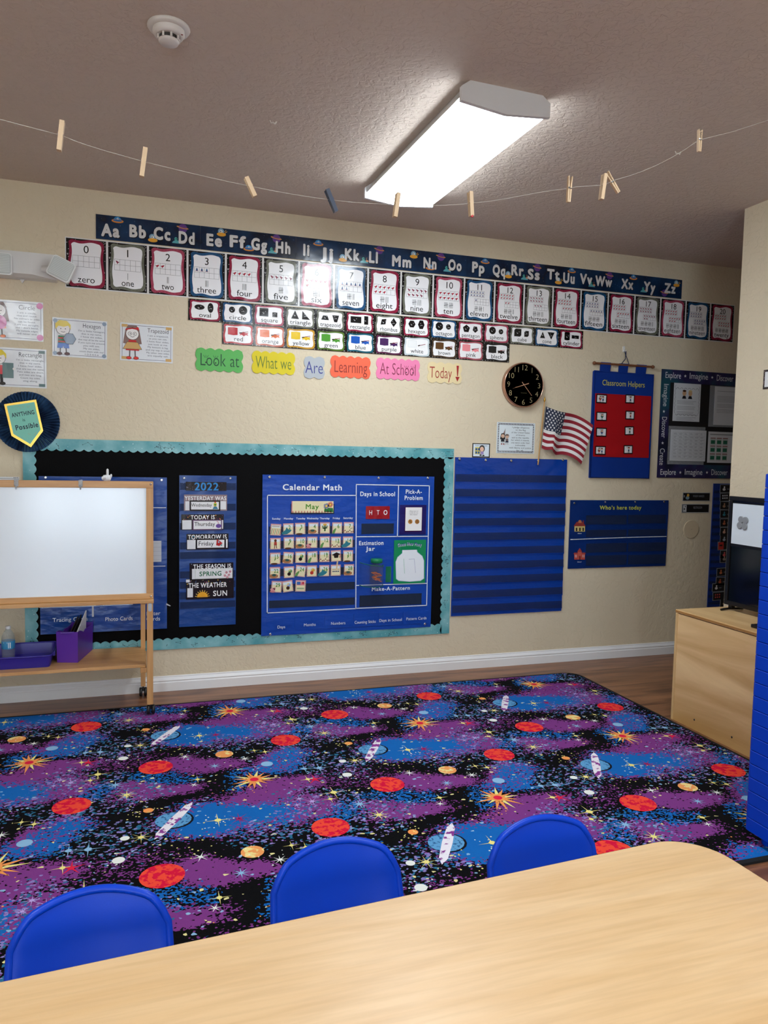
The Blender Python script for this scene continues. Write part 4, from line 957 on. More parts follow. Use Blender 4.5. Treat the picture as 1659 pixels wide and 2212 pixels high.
grommet(CAL, *CA(133, 1450), .0185); grommet(CAL, *CA(1480, 1362), .0185)
# lower storage pockets
edges = [88, 342, 604, 858, 1076, 1288, 1512]
for k in range(6):
    ua, ub = CA(edges[k], 1350)[0]+.003, CA(edges[k+1], 1350)[0]-.003
    p = PM(); p.sheet(ua, .352, ub, .438+.004*(k % 2), lambda a, b: .019+.0035*math.sin(PI*a)*b, BL1, 10, 4, .0125); p.build('storage_pocket', CAL)
# date strip pockets
for y in (535, 660, 785, 905, 1040, 1180):
    (ua, va), (ub, vb) = CA(122, y+8), CA(868, y+8); pocket(CAL, ua, va-.028, ub, va+.022, .0178, clear('pocket_dark', .28, (.46, .52, .58, 1), .14))
for a, b in (((928, 488), (1208, 575)), ((912, 1115), (1450, 1190))):
    (ua, va), (ub, vb) = CA(*a), CA(*b); pocket(CAL, ua, vb, ub, va, .0178, clear('pocket_dark', .28, (.46, .52, .58, 1), .14))
(ua, va), (ub, vb) = CA(312, 290), CA(690, 400); pocket(CAL, ua, vb-.002, ub, va-.02, .0178, clear('pocket_dark', .28, (.46, .52, .58, 1), .14))
# May card
(ua, va), (ub, vb) = CA(318, 292), CA(682, 392)
p = PM(); p.card(ua, vb, ub, va, .0192, .0204, lam('#E7DFB4')); o = p.build('month_card', label='cream May header card with pink and grey flowers on the calendar chart', cat='card')
p = PM(); tx(p, CA, 'May', 436, 556, 338, 44, .0212, lam('#55923A'), 'B'); p.build('lettering', o)
p = PM()
for k in range(14): p.rect(ua+.004+k*(ub-ua-.008)/14, vb, ua+.004+(k+.5)*(ub-ua-.008)/14, vb+.012, .0208, lam('#C98C7A'))
p.rect(ua, vb, ua+.006, va, .0208, lam('#D58E96')); p.build('border', o)
p = PM()
p.poly([CA(600, 385), CA(605, 355), CA(640, 350), CA(678, 352), CA(682, 388)], .0208, lam('#2E7A3E'))
for (x, y, c) in ((620, 335, '#8E93A8'), (656, 322, '#E8927C')):
    cx, cy = CA(x, y)
    for k in range(5): p.disc(cx+.011*math.cos(k*1.257), cy+.011*math.sin(k*1.257), .009, .0210, lam(c), n=10)
    p.disc(cx, cy, .007, .0214, lam('#EEC24E'), n=10)
p.build('flowers', o)
# date cards
DATES = [(1, 180, 540, -.06, 'sticks'), (2, 290, 535, .02, 'bird'), (3, 393, 530, .02, 'sprout'), (4, 508, 527, 0, 'nest'), (5, 608, 525, 0, 'cactus'), (6, 715, 525, 0, 'caterpillar'), (7, 815, 523, 0, 'ants'),
         (8, 177, 662, 0, 'child'), (9, 295, 655, .02, 'sprout'), (10, 398, 655, 0, 'nest'), (11, 498, 650, 0, 'worm'), (12, 608, 648, .02, 'caterpillar'), (13, 704, 650, 0, 'ants'), (14, 808, 648, 0, 'bird'),
         (15, 175, 790, 0, 'sprout'), (16, 289, 785, -.08, 'nest'), (17, 395, 780, .0, 'toucan'), (18, 500, 778, .05, 'caterpillar'), (19, 604, 773, 0, 'ants'), (20, 705, 768, .05, 'graduation cap'), (21, 810, 768, 0, 'sprout'),
         (22, 173, 915, 0, 'nest'), (23, 296, 910, .03, 'toucan'), (24, 396, 900, -.13, 'caterpillar'), (25, 494, 900, 0, 'clown'), (26, 603, 897, 0, 'bird'), (27, 702, 893, 0, 'printed sign'), (28, 818, 890, 0, 'nest'),
         (29, 187, 1037, -.07, 'worm'), (30, 284, 1032, .13, 'birthday cake'), (31, 396, 1030, -.04, 'flag')]
NWORD = WORDS+['twenty-'+w_ for w_ in WORDS[1:10]]+['thirty', 'thirty-one']
NUMLESS = {1, 5, 8, 17, 20, 23, 25, 27, 30, 31}
def date_icon(p, kind, d):
    L = lam
    if kind == 'bird': p.poly([(-.045, -.022), (-.02, -.006), (-.012, .012), (0, -.002), (.022, -.006), (.012, -.02), (-.01, -.034), (-.04, -.036)], d, L('#2C7A8A'))
    elif kind == 'sprout': p.poly([(-.004, -.020), (.004, -.006), (.004, .004), (-.004, -.004)], d, L('#4F8A3A')); p.disc(-.006, -.036, .022, d, L('#5A3626'), .006)
    elif kind == 'nest': p.disc(-.008, -.022, .030, d, L('#A8744E'), .014); p.disc(-.006, -.016, .014, d+.0002, L('#2F5650'), .008)
    elif kind == 'caterpillar': p.poly([(-.034, -.038), (-.03, -.018), (-.014, -.002), (-.006, -.004), (-.012, -.022), (-.018, -.038)], d, L('#5F9450'))
    elif kind == 'worm': p.disc(-.024, -.020, .016, d, L('#D8979A'), .012); p.disc(-.012, -.012, .008, d, L('#D8979A')); p.disc(-.024, -.034, .018, d+.0001, L('#C98084'), .006)
    elif kind == 'ants':
        for k in range(7): p.disc(-.036+.011*k, -.024+.006*math.sin(k*2), .0048, d, L('#8A5A50'), n=7)
        p.line([(.012, -.008), (.024, -.002)], .003, d, L('#2A2020'))
    elif kind == 'cactus': p.disc(0, .022, .014, d+.0002, L('#E2B042'), .006); p.rect(-.005, -.022, .005, .020, d, L('#2C5E34')); p.line([(-.014, .012), (-.012, -.002), (0, -.002)], .007, d, L('#2C5E34')); p.line([(.014, .012), (.012, .0), (0, .0)], .007, d, L('#2C5E34'))
    elif kind == 'child': p.disc(0, .020, .009, d, L('#5A3024')); p.poly([(-.008, .012), (.008, .012), (.010, -.010), (-.010, -.010)], d, L('#B04038')); p.line([(-.004, -.010), (-.006, -.030)], .005, d, L('#7A4030')); p.line([(.005, -.010), (.008, -.028)], .005, d, L('#7A4030'))
    elif kind in ('toucan', 'clown', 'birthday cake'):
        p.disc(.008, .006, .012, d, L({'toucan': '#5A8A5A', 'clown': '#D8A040', 'birthday cake': '#8FA8D8'}[kind])); p.disc(0, -.012, .012, d+.0001, L({'toucan': '#1A1416', 'clown': '#B8362E', 'birthday cake': '#3A2018'}[kind])); p.disc(.004, .014, .006, d+.0002, L('#E0D080'))
    elif kind == 'graduation cap': p.poly([(-.03, .008), (.004, .024), (.032, .010), (0, -.004)], d, L('#17171B')); p.poly([(-.016, .002), (0, -.004), (.018, .004), (.014, -.014), (-.012, -.014)], d, L('#17171B')); p.line([(.028, .008), (.026, -.014)], .004, d, L('#A8342E'))
    elif kind == 'printed sign':
        for k in range(4): p.rect(-.022+.012*k, .004, -.014+.012*k, .008, d, L('#9A5A50')); p.rect(-.022+.012*k, -.012, -.013+.012*k, -.004, d, L('#3A4A6A'))
    elif kind == 'flag': p.rect(-.026, .004, .026, .026, d, L('#D8808A')); p.rect(-.026, .008, -.002, .028, d+.0001, L('#3A6AB0')); p.disc(.016, .020, .008, d+.0002, L('#B8283A'), n=8); p.rect(-.024, -.022, .024, -.012, d, L('#9AB088'))
    elif kind == 'sticks':
        p.rect(-.026, .018, .024, .026, d, L('#B8B0A8'))
        for k in range(6): p.line([(-.028+.011*k, -.030), (-.022+.011*k, .004)], .004, d, L('#B06A52' if k % 2 else '#6E8A6A'))
for i, (n, x, y, rot, kind) in enumerate(DATES):
    cx, cy = CA(x, y); hw, hh = .0345, .0375; dd = .0196+(.0018 if n == 30 else 0)
    p = PM(); p.set(cx, cy, 1, rot); p.card(-hw, -hh, hw, hh, dd, dd+.0010, lam('#DDB6A8'))
    lab = f'date card {NWORD[n]} with {kind} picture' if n not in NUMLESS else f'card with {kind} picture in the place of date {NWORD[n]}'
    o = p.build('date_card', org=(cx, WALL, cy), label=lab+', on the calendar chart', cat='card', group='May date cards on the calendar chart')
    if 'dc' not in _sh:
        p = PM(); p.set(cx, cy, 1, rot)
        for k in range(7): p.poly([(-hw+.001+k*.0098, hh-.001), (-hw+.006+k*.0098, hh-.007), (-hw+.0098+k*.0098, hh-.001)], dd+.0014, lam('#C97A94'))
        for k in range(6):
            for sx in (-1, 1): p.rect(sx*(hw-.001), -hh+.006+k*.011, sx*(hw-.005), -hh+.011+k*.011, dd+.0014, lam('#C0607A' if k % 2 else '#6E8A6A'))
        p.rect(-hw+.006, -hh+.006, hw-.006, hh-.009, dd+.0013, lam('#E6DFB6')); p.rect(-hw+.006, .012, hw-.006, hh-.009, dd+.0015, lam('#DCE6EC')); _sh['dc'] = (p.build('frame', o), rot, dd)
    else:
        src, r_, d_ = _sh['dc']; c = share(src, o, 'frame'); c.rotation_euler = (0, -(rot-r_), 0); c.location = (0, -(dd-d_), 0)
    p = PM(); p.set(cx, cy, 1, rot)
    if n not in NUMLESS: p.text(str(n), .008, .012, .026, dd+.0022, lam('#4F8A34'), 'B', .016*len(str(n)))
    date_icon(p, kind, dd+.0019); p.build('picture', o)
p = PM(); p.line([CA(718, 805), CA(708, 890)], .0085, .0232, M('#D9BE92', .6)); p2 = PM(); a, b = CA(718, 805), CA(708, 890)
p2.slab([(a[0]-.0045, a[1]), (a[0]+.0045, a[1]), (b[0]+.0045, b[1]), (b[0]-.0045, b[1])], .0226, .0242, M('#D9BE92', .6)); p2.build('craft_stick', label='wooden craft stick below the graduation cap card', cat='stick')
# HTO pocket
(ua, va), (ub, vb) = CA(966, 336), CA(1172, 446)
p = PM(); p.sheet(ua, vb, ub, va, lambda a, b: .0195+.002*abs(math.sin(3*PI*a)), vinyl('#9A1522'), 18, 4, .0125); o = p.build('tally_pocket', CAL)
p = PM(); tx(p, CA, 'H', 990, 1022, 392, 40, .0222, WHT, 'R'); tx(p, CA, 'T', 1058, 1084, 390, 38, .0222, WHT, 'R'); tx(p, CA, 'O', 1116, 1154, 389, 42, .0222, WHT, 'B'); p.build('lettering', o)
# pick-a-problem pocket and card
(ua, va), (ub, vb) = CA(1262, 325), CA(1486, 580)
p = PM(); p.sheet(ua, vb, ub, va, wob(.001, 2, .0205), vinyl('#1A1460'), 8, 8, .0125); p.build('problem_pocket', CAL)
(ua, va), (ub, vb) = CA(1310, 346), CA(1448, 548)
p = PM(); p.card(ua-.004, vb-.006, ub+.004, va+.003, .0225, .0235, lam('#4A1240')); p.card(ua, vb, ub, va, .0236, .0242, lam('#F0EFEE')); o = p.build('problem_card', label='white card with two cookies in the purple problem pocket', cat='card')
p = PM(); cx = (ua+ub)/2
for k, s_ in enumerate(('What kind of', 'cookie do you', 'like best?')): p.text(s_, cx, va-.026-.012*k, .007, .0246, lam('#2A2A30'), 'R', .064-.008*(k == 2))
p.build('lettering', o)
p = PM()
for x, c in ((1350, '#C98F4E'), (1410, '#A9763F')):
    q = CA(x, 470); p.disc(*q, .0165, .0246, lam(c))
    for k in range(7): p.disc(q[0]+.010*math.cos(k*2.4)*(.4+.1*k), q[1]+.010*math.sin(k*2.4)*(.4+.1*k), .003, .0250, lam('#2E1A10' if x == 1350 else '#8A5A2C'), n=7)
p.build('cookies', o)
# guess how many board
(ua, va), (ub, vb) = CA(1211, 632), CA(1480, 1003)
p = PM(); p.card(ua, vb, ub, va, .0195, .0220, lam('#1E8A58')); o = p.build('guess_board', label='green Guess How Many board with a white jar drawing', cat='card')
p = PM(); tx(p, CA, 'Guess How Many', 1238, 1448, 662, 30, .0232, lam('#1C3A8A'), 'B', curve=.008); tx(p, CA, 'Guess How Many', 1240, 1450, 664, 30, .0226, lam('#DDEBE6'), 'X', curve=.008); p.build('lettering', o)
p = PM(); jar = [CA(*q) for q in ((1282, 718), (1408, 714), (1412, 735), (1455, 770), (1470, 810), (1470, 965), (1440, 985), (1345, 992), (1250, 985), (1228, 968), (1224, 820), (1240, 780), (1280, 745))]
p.poly(jar, .0224, lam('#E9EEF3')); p.line(jar, .003, .0226, lam('#9FB8D8'), True); a, b = CA(1270, 684), CA(1420, 714); p.rect(a[0], b[1], b[0], a[1], .0228, lam('#178050'))
p.line([CA(1294, 795), CA(1300, 920)], .0022, .0230, lam('#5AB488')); p.line([CA(1338, 798), CA(1386, 795), CA(1396, 915)], .0016, .0230, lam('#7A7AA8')); p.build('jar_picture', o)
# estimation jar in its net pocket
def estimation():
    cx, zt = CA(1040, 785); zb = CA(1040, 1020)[1]; r = .048; cy = WALL-.022-r
    e = empty('estimation_jar', (cx, WALL-.022, zb), 'clear plastic jar with green lid and orange counters in the chart pocket', 'jar')
    gl = clear('jar_plastic', .06, (.93, .95, .96, 1), .05); zz = zb+.022
    p = PM(); p.lathe([(.0, zz), (.040, zz), (.044, zz+.006), (.044, zt-.050), (.034, zt-.036), (.034, zt-.022), (.0335, zt-.022)], gl, (cx, cy, 0), 'z', 24); p.build('glass', e)
    p = PM(); p.lathe([(.0, zt-.026), (.040, zt-.026), (.0405, zt-.004), (.038, zt), (0, zt+.0005)], M('#14804E', .35), (cx, cy, 0), 'z', 28)
    p.build('lid', e)
    q = random.Random(2)
    for k in range(9):
        a, rr = q.uniform(0, 6.28), q.uniform(.004, .019); zc = zz+.014+.0065*k; px, py = cx+rr*math.cos(a), cy+rr*math.sin(a)
        p = PM(); tilt = q.uniform(-.5, .5); c, s = math.cos(tilt), math.sin(tilt); n = 12
        vs = [(px+.021*math.cos(2*PI*i/n)*c, py+.021*math.sin(2*PI*i/n), zc+.021*math.cos(2*PI*i/n)*s+h) for h in (0, .005) for i in range(n)]
        p.raw(vs, [tuple(range(n-1, -1, -1)), tuple(range(n, 2*n))]+[(i, (i+1) % n, n+(i+1) % n, n+i) for i in range(n)], M('#E0661E', .5)); p.build('orange_counter', e)
    # pocket of the chart that holds it
    ua, ub = CA(912, 900)[0], CA(1112, 900)[0]; f = clear('net_vinyl', .05, (.9, .92, .92, 1), .08)
    p = PM(); n = 14; vs = []
    for v in (zb, zb+.02, CA(1000, 850)[1]):
        for i in range(n+1):
            t = i/n; vs.append((ua+(ub-ua)*t, WALL-.020-.106*math.sin(PI*t)**.45*(1 if v > zb+.01 else .92), v+(.02*(1-t) if v > zb+.05 else 0)))
    p.raw(vs, [(j*(n+1)+i, j*(n+1)+i+1, (j+1)*(n+1)+i+1, (j+1)*(n+1)+i) for j in range(2) for i in range(n)], f, True); p.build('jar_pocket', CAL)
    for b0 in (2*(n+1), 0): p = PM(); p.tube([vs[b0+i] for i in range(n+1)], .0025, M('#0E6A44', .5), 6); p.build('pocket_trim', CAL)
estimation()
(ua, va), (ub, vb) = CA(1140, 862), CA(1184, 998)
p = PM(); p.sheet(ua, vb, ub, va, lambda a, b: .0195+.001*math.sin(a*20), vinyl('#0E6A4A'), 8, 4, .0125); p.build('marker_pocket', CAL)

# 2022 strip chart
u0, u1, z0, z1 = .250, .604, .409, 1.372
p = PM(); p.sheet(u0, z0, u1, z1, wob(.001, 1.1, .0132), vinyl('#0A4088'), 14, 44, .0114); YC = p.build('strip_chart', label='narrow blue pocket chart with the year 2022 and day cards', cat='pocket chart')
for x, y in ((160, 190), (740, 192)): grommet(YC, *CY(x, y), .015, .0075)
for y in (330, 590, 830, 1070, 1190, 1430, 1560, 1690, 1810):
    va = CY(450, y)[1]; pocket(YC, u0+.004, va-.004, u1-.004, va+.040, .0152)
def chart_card(name, C, x0, y0, x1, y1, d, bg, label, draw, rot=0):
    (ua, va), (ub, vb) = C(x0, y0), C(x1, y1); p = PM(); p.card(min(ua, ub), vb, max(ua, ub), va, d, d+.0011, bg); o = p.build(name, label=label, cat='card', group='day and weather cards on the strip chart'); draw(o, d+.0015); return o
NITE = lam('#14101C')
def head(txt, x0, x1, y, h, col, deco):
    def f(o, d):
        p = PM(); tx(p, CY, txt, x0, x1, y, h, d+.0006, col, 'B'); p.build('lettering', o)
        p = PM()
        for (x, yy, r, c) in deco: p.disc(*CY(x, yy), r, d, lam(c), n=10)
        p.build('nebula_print', o)
    return f
LTX = lam('#ECECEC')
q = random.Random(8)
neb = lambda a, b, c, d_, n, cols: [(q.uniform(a, b), q.uniform(c, d_), q.uniform(.001, .0035), q.choice(cols)) for _ in range(n)]
chart_card('year_card', CY, 180, 236, 690, 348, .0165, NITE, 'black starry card with the year 2022 in blue', head('2022', 285, 595, 292, 98, lam('#2F8AD0'), neb(190, 680, 245, 340, 40, ['#4A4458', '#6A6478'])))
def wpan(o, C, x0, y0, x1, y1, d):
    (ua, va), (ub, vb) = C(x0, y0), C(x1, y1); p = PM(); p.rect(ua, vb, ub, va, d, lam('#E3E4E6')); p.build('blank_panel', o)
def hcard(rect, label, txt, x0, x1, y, h, panels, cols, bg=NITE):
    def f(o, d):
        head(txt, x0, x1, y, h, LTX, neb(rect[0]+15, rect[2]-15, rect[1]+10, rect[1]+70, 26, cols))(o, d)
        for pn_ in panels: wpan(o, CY, *pn_, d+.0003)
    return chart_card('header_card', CY, *rect, .0165, bg, label, f)
hcard((158, 396, 697, 598), 'pink-grey header card reading Yesterday was', 'YESTERDAY WAS', 165, 690, 440, 52, [(174, 480, 226, 592), (612, 478, 685, 582)], ['#C98A8E', '#D8B08A', '#9A8A90'], lam('#8E7A80'))
hcard((125, 645, 655, 835), 'purple starry header card reading Today is', 'TODAY IS', 240, 545, 678, 52, [(136, 718, 252, 832), (620, 715, 648, 825)], ['#C8347A', '#E8A04A', '#6A3A8A'])
hcard((190, 890, 715, 1080), 'black starry header card reading Tomorrow is', 'TOMORROW IS', 205, 695, 925, 58, [(197, 965, 303, 1078), (684, 955, 704, 1062)], ['#3AA0C0', '#4A4458', '#2A5A70'])
hcard((228, 1258, 775, 1445), 'black header card reading The season is', 'THE SEASON IS', 272, 750, 1292, 54, [(258, 1328, 765, 1442)], ['#3A7AB0', '#4A4458', '#7A8AA0'])
hcard((185, 1455, 780, 1690), 'black header card reading The weather', 'THE WEATHER', 212, 695, 1528, 60, [(200, 1570, 270, 1682), (183, 1462, 230, 1496)], ['#C84A6A', '#E0B84A', '#4A6A9A'])
def day(rect, word, x0, x1, y, h, label, icon, rim, wcol='#1A1A20', inset=18, st='R'):
    def f(o, d):
        (ua, va), (ub, vb) = CY(rect[0]+inset, rect[1]+inset), CY(rect[2]-inset, rect[3]-inset)
        p = PM(); p.rect(ua, vb, ub, va, d, lam('#E9E9EA')); p.build('panel', o)
        p = PM(); tx(p, CY, word, x0, x1, y, h, d+.0006, lam(wcol), st); p.build('lettering', o)
        p = PM(); icon(p, d+.0006); p.build('picture', o)
    chart_card('day_card', CY, *rect, .0198, rim, label, f)
def ic_wed(p, d): p.disc(*CY(548, 520), .010, d, lam('#D8C24A'), .014); p.disc(*CY(548, 488), .005, d+.0002, lam('#B8242E')); p.disc(*CY(548, 522), .006, d+.0002, lam('#4A9A4A')); p.poly([CY(515, 578), CY(532, 545), CY(565, 545), CY(585, 578)], d+.0001, lam('#3A7A9A'))
def ic_thu(p, d): p.disc(*CY(590, 788), .017, d, lam('#6A4A9A'), .013); p.line([CY(585, 770), CY(585, 738), CY(568, 730)], .003, d, lam('#C84A7A'))
def ic_fri(p, d): p.poly([CY(568, 955), CY(612, 980), CY(640, 1005), CY(600, 1040), CY(560, 1030)], d, lam('#B8242E')); p.disc(*CY(592, 990), .005, d+.0002, lam('#8ACBE0')); p.disc(*CY(625, 1028), .005, d, lam('#3A9A9A'))
def ic_spr(p, d):
    for x, y in ((690, 1370), (720, 1400), (735, 1360), (670, 1410), (700, 1430)):
        for k in range(5): p.disc(CY(x, y)[0]+.005*math.cos(k*1.257), CY(x, y)[1]+.005*math.sin(k*1.257), .0042, d, lam('#E0A0AC'), n=8)
    for k in range(20): a = CY(330+k*18, 1342); p.rect(a[0], a[1]-.001, a[0]+.003, a[1]+.001, d, lam('#3A4A3A'))
def ic_sun(p, d):
    cx, cy = CY(388, 1680); p.disc(cx, cy, .034, d, lam('#E9A92E'), .034, 16, 0, PI)
    for k in range(9): a = .15+k*(PI-.3)/8; p.poly([(cx+.037*math.cos(a-.09), cy+.037*math.sin(a-.09)), (cx+.049*math.cos(a), cy+.049*math.sin(a)), (cx+.037*math.cos(a+.09), cy+.037*math.sin(a+.09))], d, lam('#F0C65A'))
day((228, 468, 612, 600), 'Wednesday', 248, 505, 526, 42, 'white Wednesday card with a small yellow figure', ic_wed, NITE)
day((265, 712, 632, 838), 'Thursday', 285, 545, 764, 50, 'white Thursday card with a purple spaceship', ic_thu, lam('#5A3A5E'), inset=12)
day((305, 948, 680, 1076), 'Friday', 335, 530, 1008, 52, 'white Friday card with a red rocket', ic_fri, NITE)
day((300, 1335, 762, 1440), 'SPRING', 348, 632, 1384, 58, 'white SPRING card with pink blossoms', ic_spr, lam('#DADFD8'), '#1F6A48', 6, 'B')
def sun(o, d):
    p = PM(); tx(p, CY, 'SUN', 518, 705, 1628, 68, d+.0006, LTX, 'B'); p.build('lettering', o); p = PM(); ic_sun(p, d); p.build('picture', o)
chart_card('weather_card', CY, 272, 1578, 712, 1686, .0198, NITE, 'black SUN weather card with a half yellow sun', sun)

# letter chart behind the easel
u0, u1, z0, z1 = -.556, .175, .404, 1.357
p = PM(); p.sheet(u0, z0, u1, z1, wob(.001, 2.2, .0138), vinyl('#084396'), 24, 30, .0114); LC = p.build('letter_chart', label='blue pocket chart half hidden behind the whiteboard easel', cat='pocket chart')
for x, y in ((432, 922), (1524, 946)): grommet(LC, *CL(x, y), .016)
p = PM()
tx(p, CE, 'Tracing Cards', 474, 790, 648, 34, .0222, WHT, 'R'); tx(p, CE, 'Photo Cards', 942, 1190, 642, 34, .0222, WHT, 'R')
p.text('Letter', CE(1372, 595)[0], CE(1372, 595)[1], .024, .0222, WHT, 'R', .085); p.text('Cards', CE(1372, 643)[0], CE(1372, 643)[1], .024, .0222, WHT, 'R', .085); p.build('lettering', LC)
p = PM()
for (x0, x1, y, C) in ((1200, 1562, 1206, CL),): p.line([C(x0, y), C(x1, y)], .004, .0165, WHT)
p.line([CE(1100, 182), CE(1478, 174)], .004, .0165, WHT); p.line([CE(355, 545), CE(1455, 513)], .003, .0165, WHT); p.build('white_rules', LC)
for a, b in ((360, 830), (838, 1268), (1276, 1478)):
    ua, ub = CE(a, 640)[0], CE(b, 640)[0]; p = PM(); p.sheet(ua+.003, .425, ub-.003, .565, lambda x, y: .0175+.004*math.sin(PI*x)*y, vinyl('#084396'), 10, 4, .0165); p.build('storage_pocket', LC)
for k, (a, b) in enumerate(((375, 860), (922, 1190))):
    ua, ub = CE(a, 540)[0], CE(b, 540)[0]; p = PM(); p.card(ua, .50, ub, .578, .0150, .0162, paper('#D9DCE0')); p.build('stored_card', label=('white paper cards in the tracing pocket behind the easel', 'white paper cards in the photo pocket behind the easel')[k], cat='card')
(ua, va), (ub, vb) = CL(1200, 1522), CE(1445, 135)
p = PM(); p.card(ua, vb, ub, va, .0160, .0172, paper('#D5D8DC')); o = p.build('ruled_card', label='white ruled writing card in the chart right of the whiteboard', cat='card')
p = PM()
for k in range(5): y = vb+(va-vb)*(k+.5)/5; p.line([(ua, y), (ub-.002, y)], .001, .0175, paper('#8A8F98'))
p.build('ruling', o)
p = PM(); a = CE(1490, 505); p.slab([a, CE(1528, 528), CE(1522, 532), CE(1488, 520)], .018, .019, paper('#D0D2D4')); p.build('price_tag', LC)

# big blue ten-pocket chart
u0, u1, z0, z1 = 2.123, 3.021, .390, 1.522
def saw(a, b):
    k = (1-b-.157)/.0919; f = k-math.floor(k) if k > 0 else 0
    return .010+.0055*f*f+.0012*math.sin(a*11+b*17)+.0022*math.sin(a*5+math.floor(max(k, 0))*2.1)*f
p = PM(); p.sheet(u0, z0, u1, z1, saw, M('#053A98', .26, 'vinyl'), 40, 156); BC = p.build('pocket_chart', label='large empty royal blue ten-pocket chart right of the bulletin board', cat='pocket chart')
for x, y in ((180, 580), (430, 592), (673, 597), (930, 600), (1165, 590)): grommet(BC, *CB(x, y), .015, .0095)
for k in range(10):
    v = z1-(z1-z0)*(.104+.0919*k); pocket(BC, u0+.004, v-.053, u1-.004, v, .0172)

# Who's here chart
u0, u1, z0, z1 = 3.064, 3.940, .707, 1.222
p = PM(); p.sheet(u0, z0, u1, z1, wob(.002, 3.1, .010), vinyl('#062A6C'), 24, 18); WH = p.build('attendance_chart', label="dark blue Who's here today chart below the classroom helpers hanging", cat='pocket chart')
for x, y in ((140, 1180), (380, 1172), (614, 1172), (840, 1170)): grommet(WH, *CR(x, y), .0125, .008)
p = PM(); tx(p, CR, "Who’s here today", 336, 662, 1214, 32, .0145, M('#C9CB4A', .5), 'B'); p.text('Home', CR(180, 1416)[0], CR(180, 1416)[1], .009, .0145, WHT, 'R'); p.text('School', CR(178, 1638)[0], CR(178, 1638)[1], .009, .0145, WHT, 'R'); p.build('lettering', WH)
p = PM(); p.line([CR(110, 1464), CR(540, 1448), CR(855, 1440)], .005, .0138, WHT); p.build('white_rules', WH)
p = PM(); L = lambda pts, c, d=.0140: p.poly([CR(*q_) for q_ in pts], d, M(c, .5))
L([(140, 1402), (222, 1402), (222, 1358), (140, 1358)], '#CDBB78'); L([(132, 1360), (228, 1360), (205, 1328), (158, 1326)], '#8E2E2A', .0143); L([(170, 1335), (195, 1335), (195, 1318), (182, 1310), (170, 1318)], '#B8704A', .0146); L([(205, 1335), (213, 1335), (213, 1316), (205, 1316)], '#8E2E2A', .0142)
for x in (150, 176, 202): L([(x, 1398), (x+12, 1398), (x+12, 1372), (x, 1372)], '#3A2A20', .0146)
p.build('house_picture', WH)
p = PM()
L([(138, 1620), (222, 1620), (222, 1572), (138, 1572)], '#B8483E'); L([(130, 1576), (230, 1576), (222, 1566), (138, 1566)], '#A03A34', .0143); L([(165, 1620), (196, 1620), (196, 1556), (165, 1556)], '#C05A4C', .0145); L([(160, 1560), (200, 1560), (181, 1530)], '#A03A34', .0147); L([(174, 1620), (188, 1620), (188, 1592), (174, 1592)], '#7A2A26', .0148)
for x in (144, 153, 202, 212): L([(x, 1604), (x+5, 1604), (x+5, 1582), (x, 1582)], '#E0C0B8', .0146)
p.build('school_picture', WH)
for a, b in (((232, 1275), (545, 1345)), ((560, 1272), (850, 1338)), ((232, 1390), (545, 1440)), ((560, 1385), (850, 1432)), ((232, 1495), (545, 1560)), ((560, 1490), (850, 1552)), ((232, 1590), (545, 1660)), ((560, 1585), (850, 1650))):
    (ua, va), (ub, vb) = CR(*a), CR(*b); pocket(WH, ua, vb, ub, va, .0128)

# ------------------------------------------------------------------ small wall pieces
def wall_card(name, C, a, b, bg, label, cat, group=None, d=.001, t=.0012):
    (ua, va), (ub, vb) = C(*a), C(*b); p = PM(); p.card(ua, vb, ub, va, d, d+t, bg); o = p.build(name, label=label, cat=cat, group=group); return o, ua, vb, ub, va, d+t+.0004
o, ua, vb, ub, va, d = wall_card('center_card', CG, (188, 712), (530, 1000), lam('#121015'), 'small black-rimmed card with a girl above the blue pocket chart', 'card')
p = PM(); p.rect(ua+.007, vb+.007, ub-.007, va-.006, d, lam('#DDE9F2')); p.build('panel', o)
p = PM(); p.text('Pocket Chart Center', (ua+ub)/2, va-.016, .0085, d+.0004, lam('#3A4452'), 'R', .095); p.build('lettering', o)
p = PM(); fx = ua+.075; p.rect(ua+.02, vb+.022, ua+.062, vb+.072, d+.0003, lam('#D9CF62'))
for i in range(2):
    for j in range(2): p.rect(ua+.024+.019*i, vb+.026+.023*j, ua+.038+.019*i, vb+.042+.023*j, d+.0005, lam('#2A5A9A'))
p.disc(fx, vb+.062, .022, d+.0006, lam('#3A3C40'), .026); p.disc(fx-.001, vb+.058, .015, d+.0009, lam('#E9BFA6'), .018); p.poly([(fx-.012, vb+.042), (fx+.012, vb+.042), (fx+.014, vb+.022), (fx-.014, vb+.022)], d+.0010, lam('#9A8AC0')); p.disc(fx-.01, vb+.016, .009, d+.0008, lam('#1A1A1E'), .005); p.disc(fx+.012, vb+.014, .009, d+.0008, lam('#1A1A1E'), .005); p.build('picture', o)
o, ua, vb, ub, va, d = wall_card('pledge_poster', CG, (678, 290), (1415, 928), lam('#DCE7EC'), 'pledge of allegiance poster with two children beside the flag', 'poster')
p = PM(); W2 = .012
for (a0, b0, a1, b1) in ((ua+.010, vb+.006, ub-.010, vb+.018), (ua+.010, va-.018, ub-.010, va-.006), (ua+.008, vb+.006, ua+.018, va-.006), (ub-.018, vb+.006, ub-.008, va-.006)):
    p.rect(a0, b0, a1, b1, d, lam('#20233A')); n = int(max(a1-a0, b1-b0)/.012)
    for k in range(n):
        t = (k+.5)/n; x, y = ((a0+(a1-a0)*t, (b0+b1)/2) if a1-a0 > b1-b0 else ((a0+a1)/2, b0+(b1-b0)*t)); p.rect(x-.0035, y-.0035, x+.0035, y+.0035, d+.0004, lam('#E4EBF0'))
p.build('star_border', o)
p = PM()
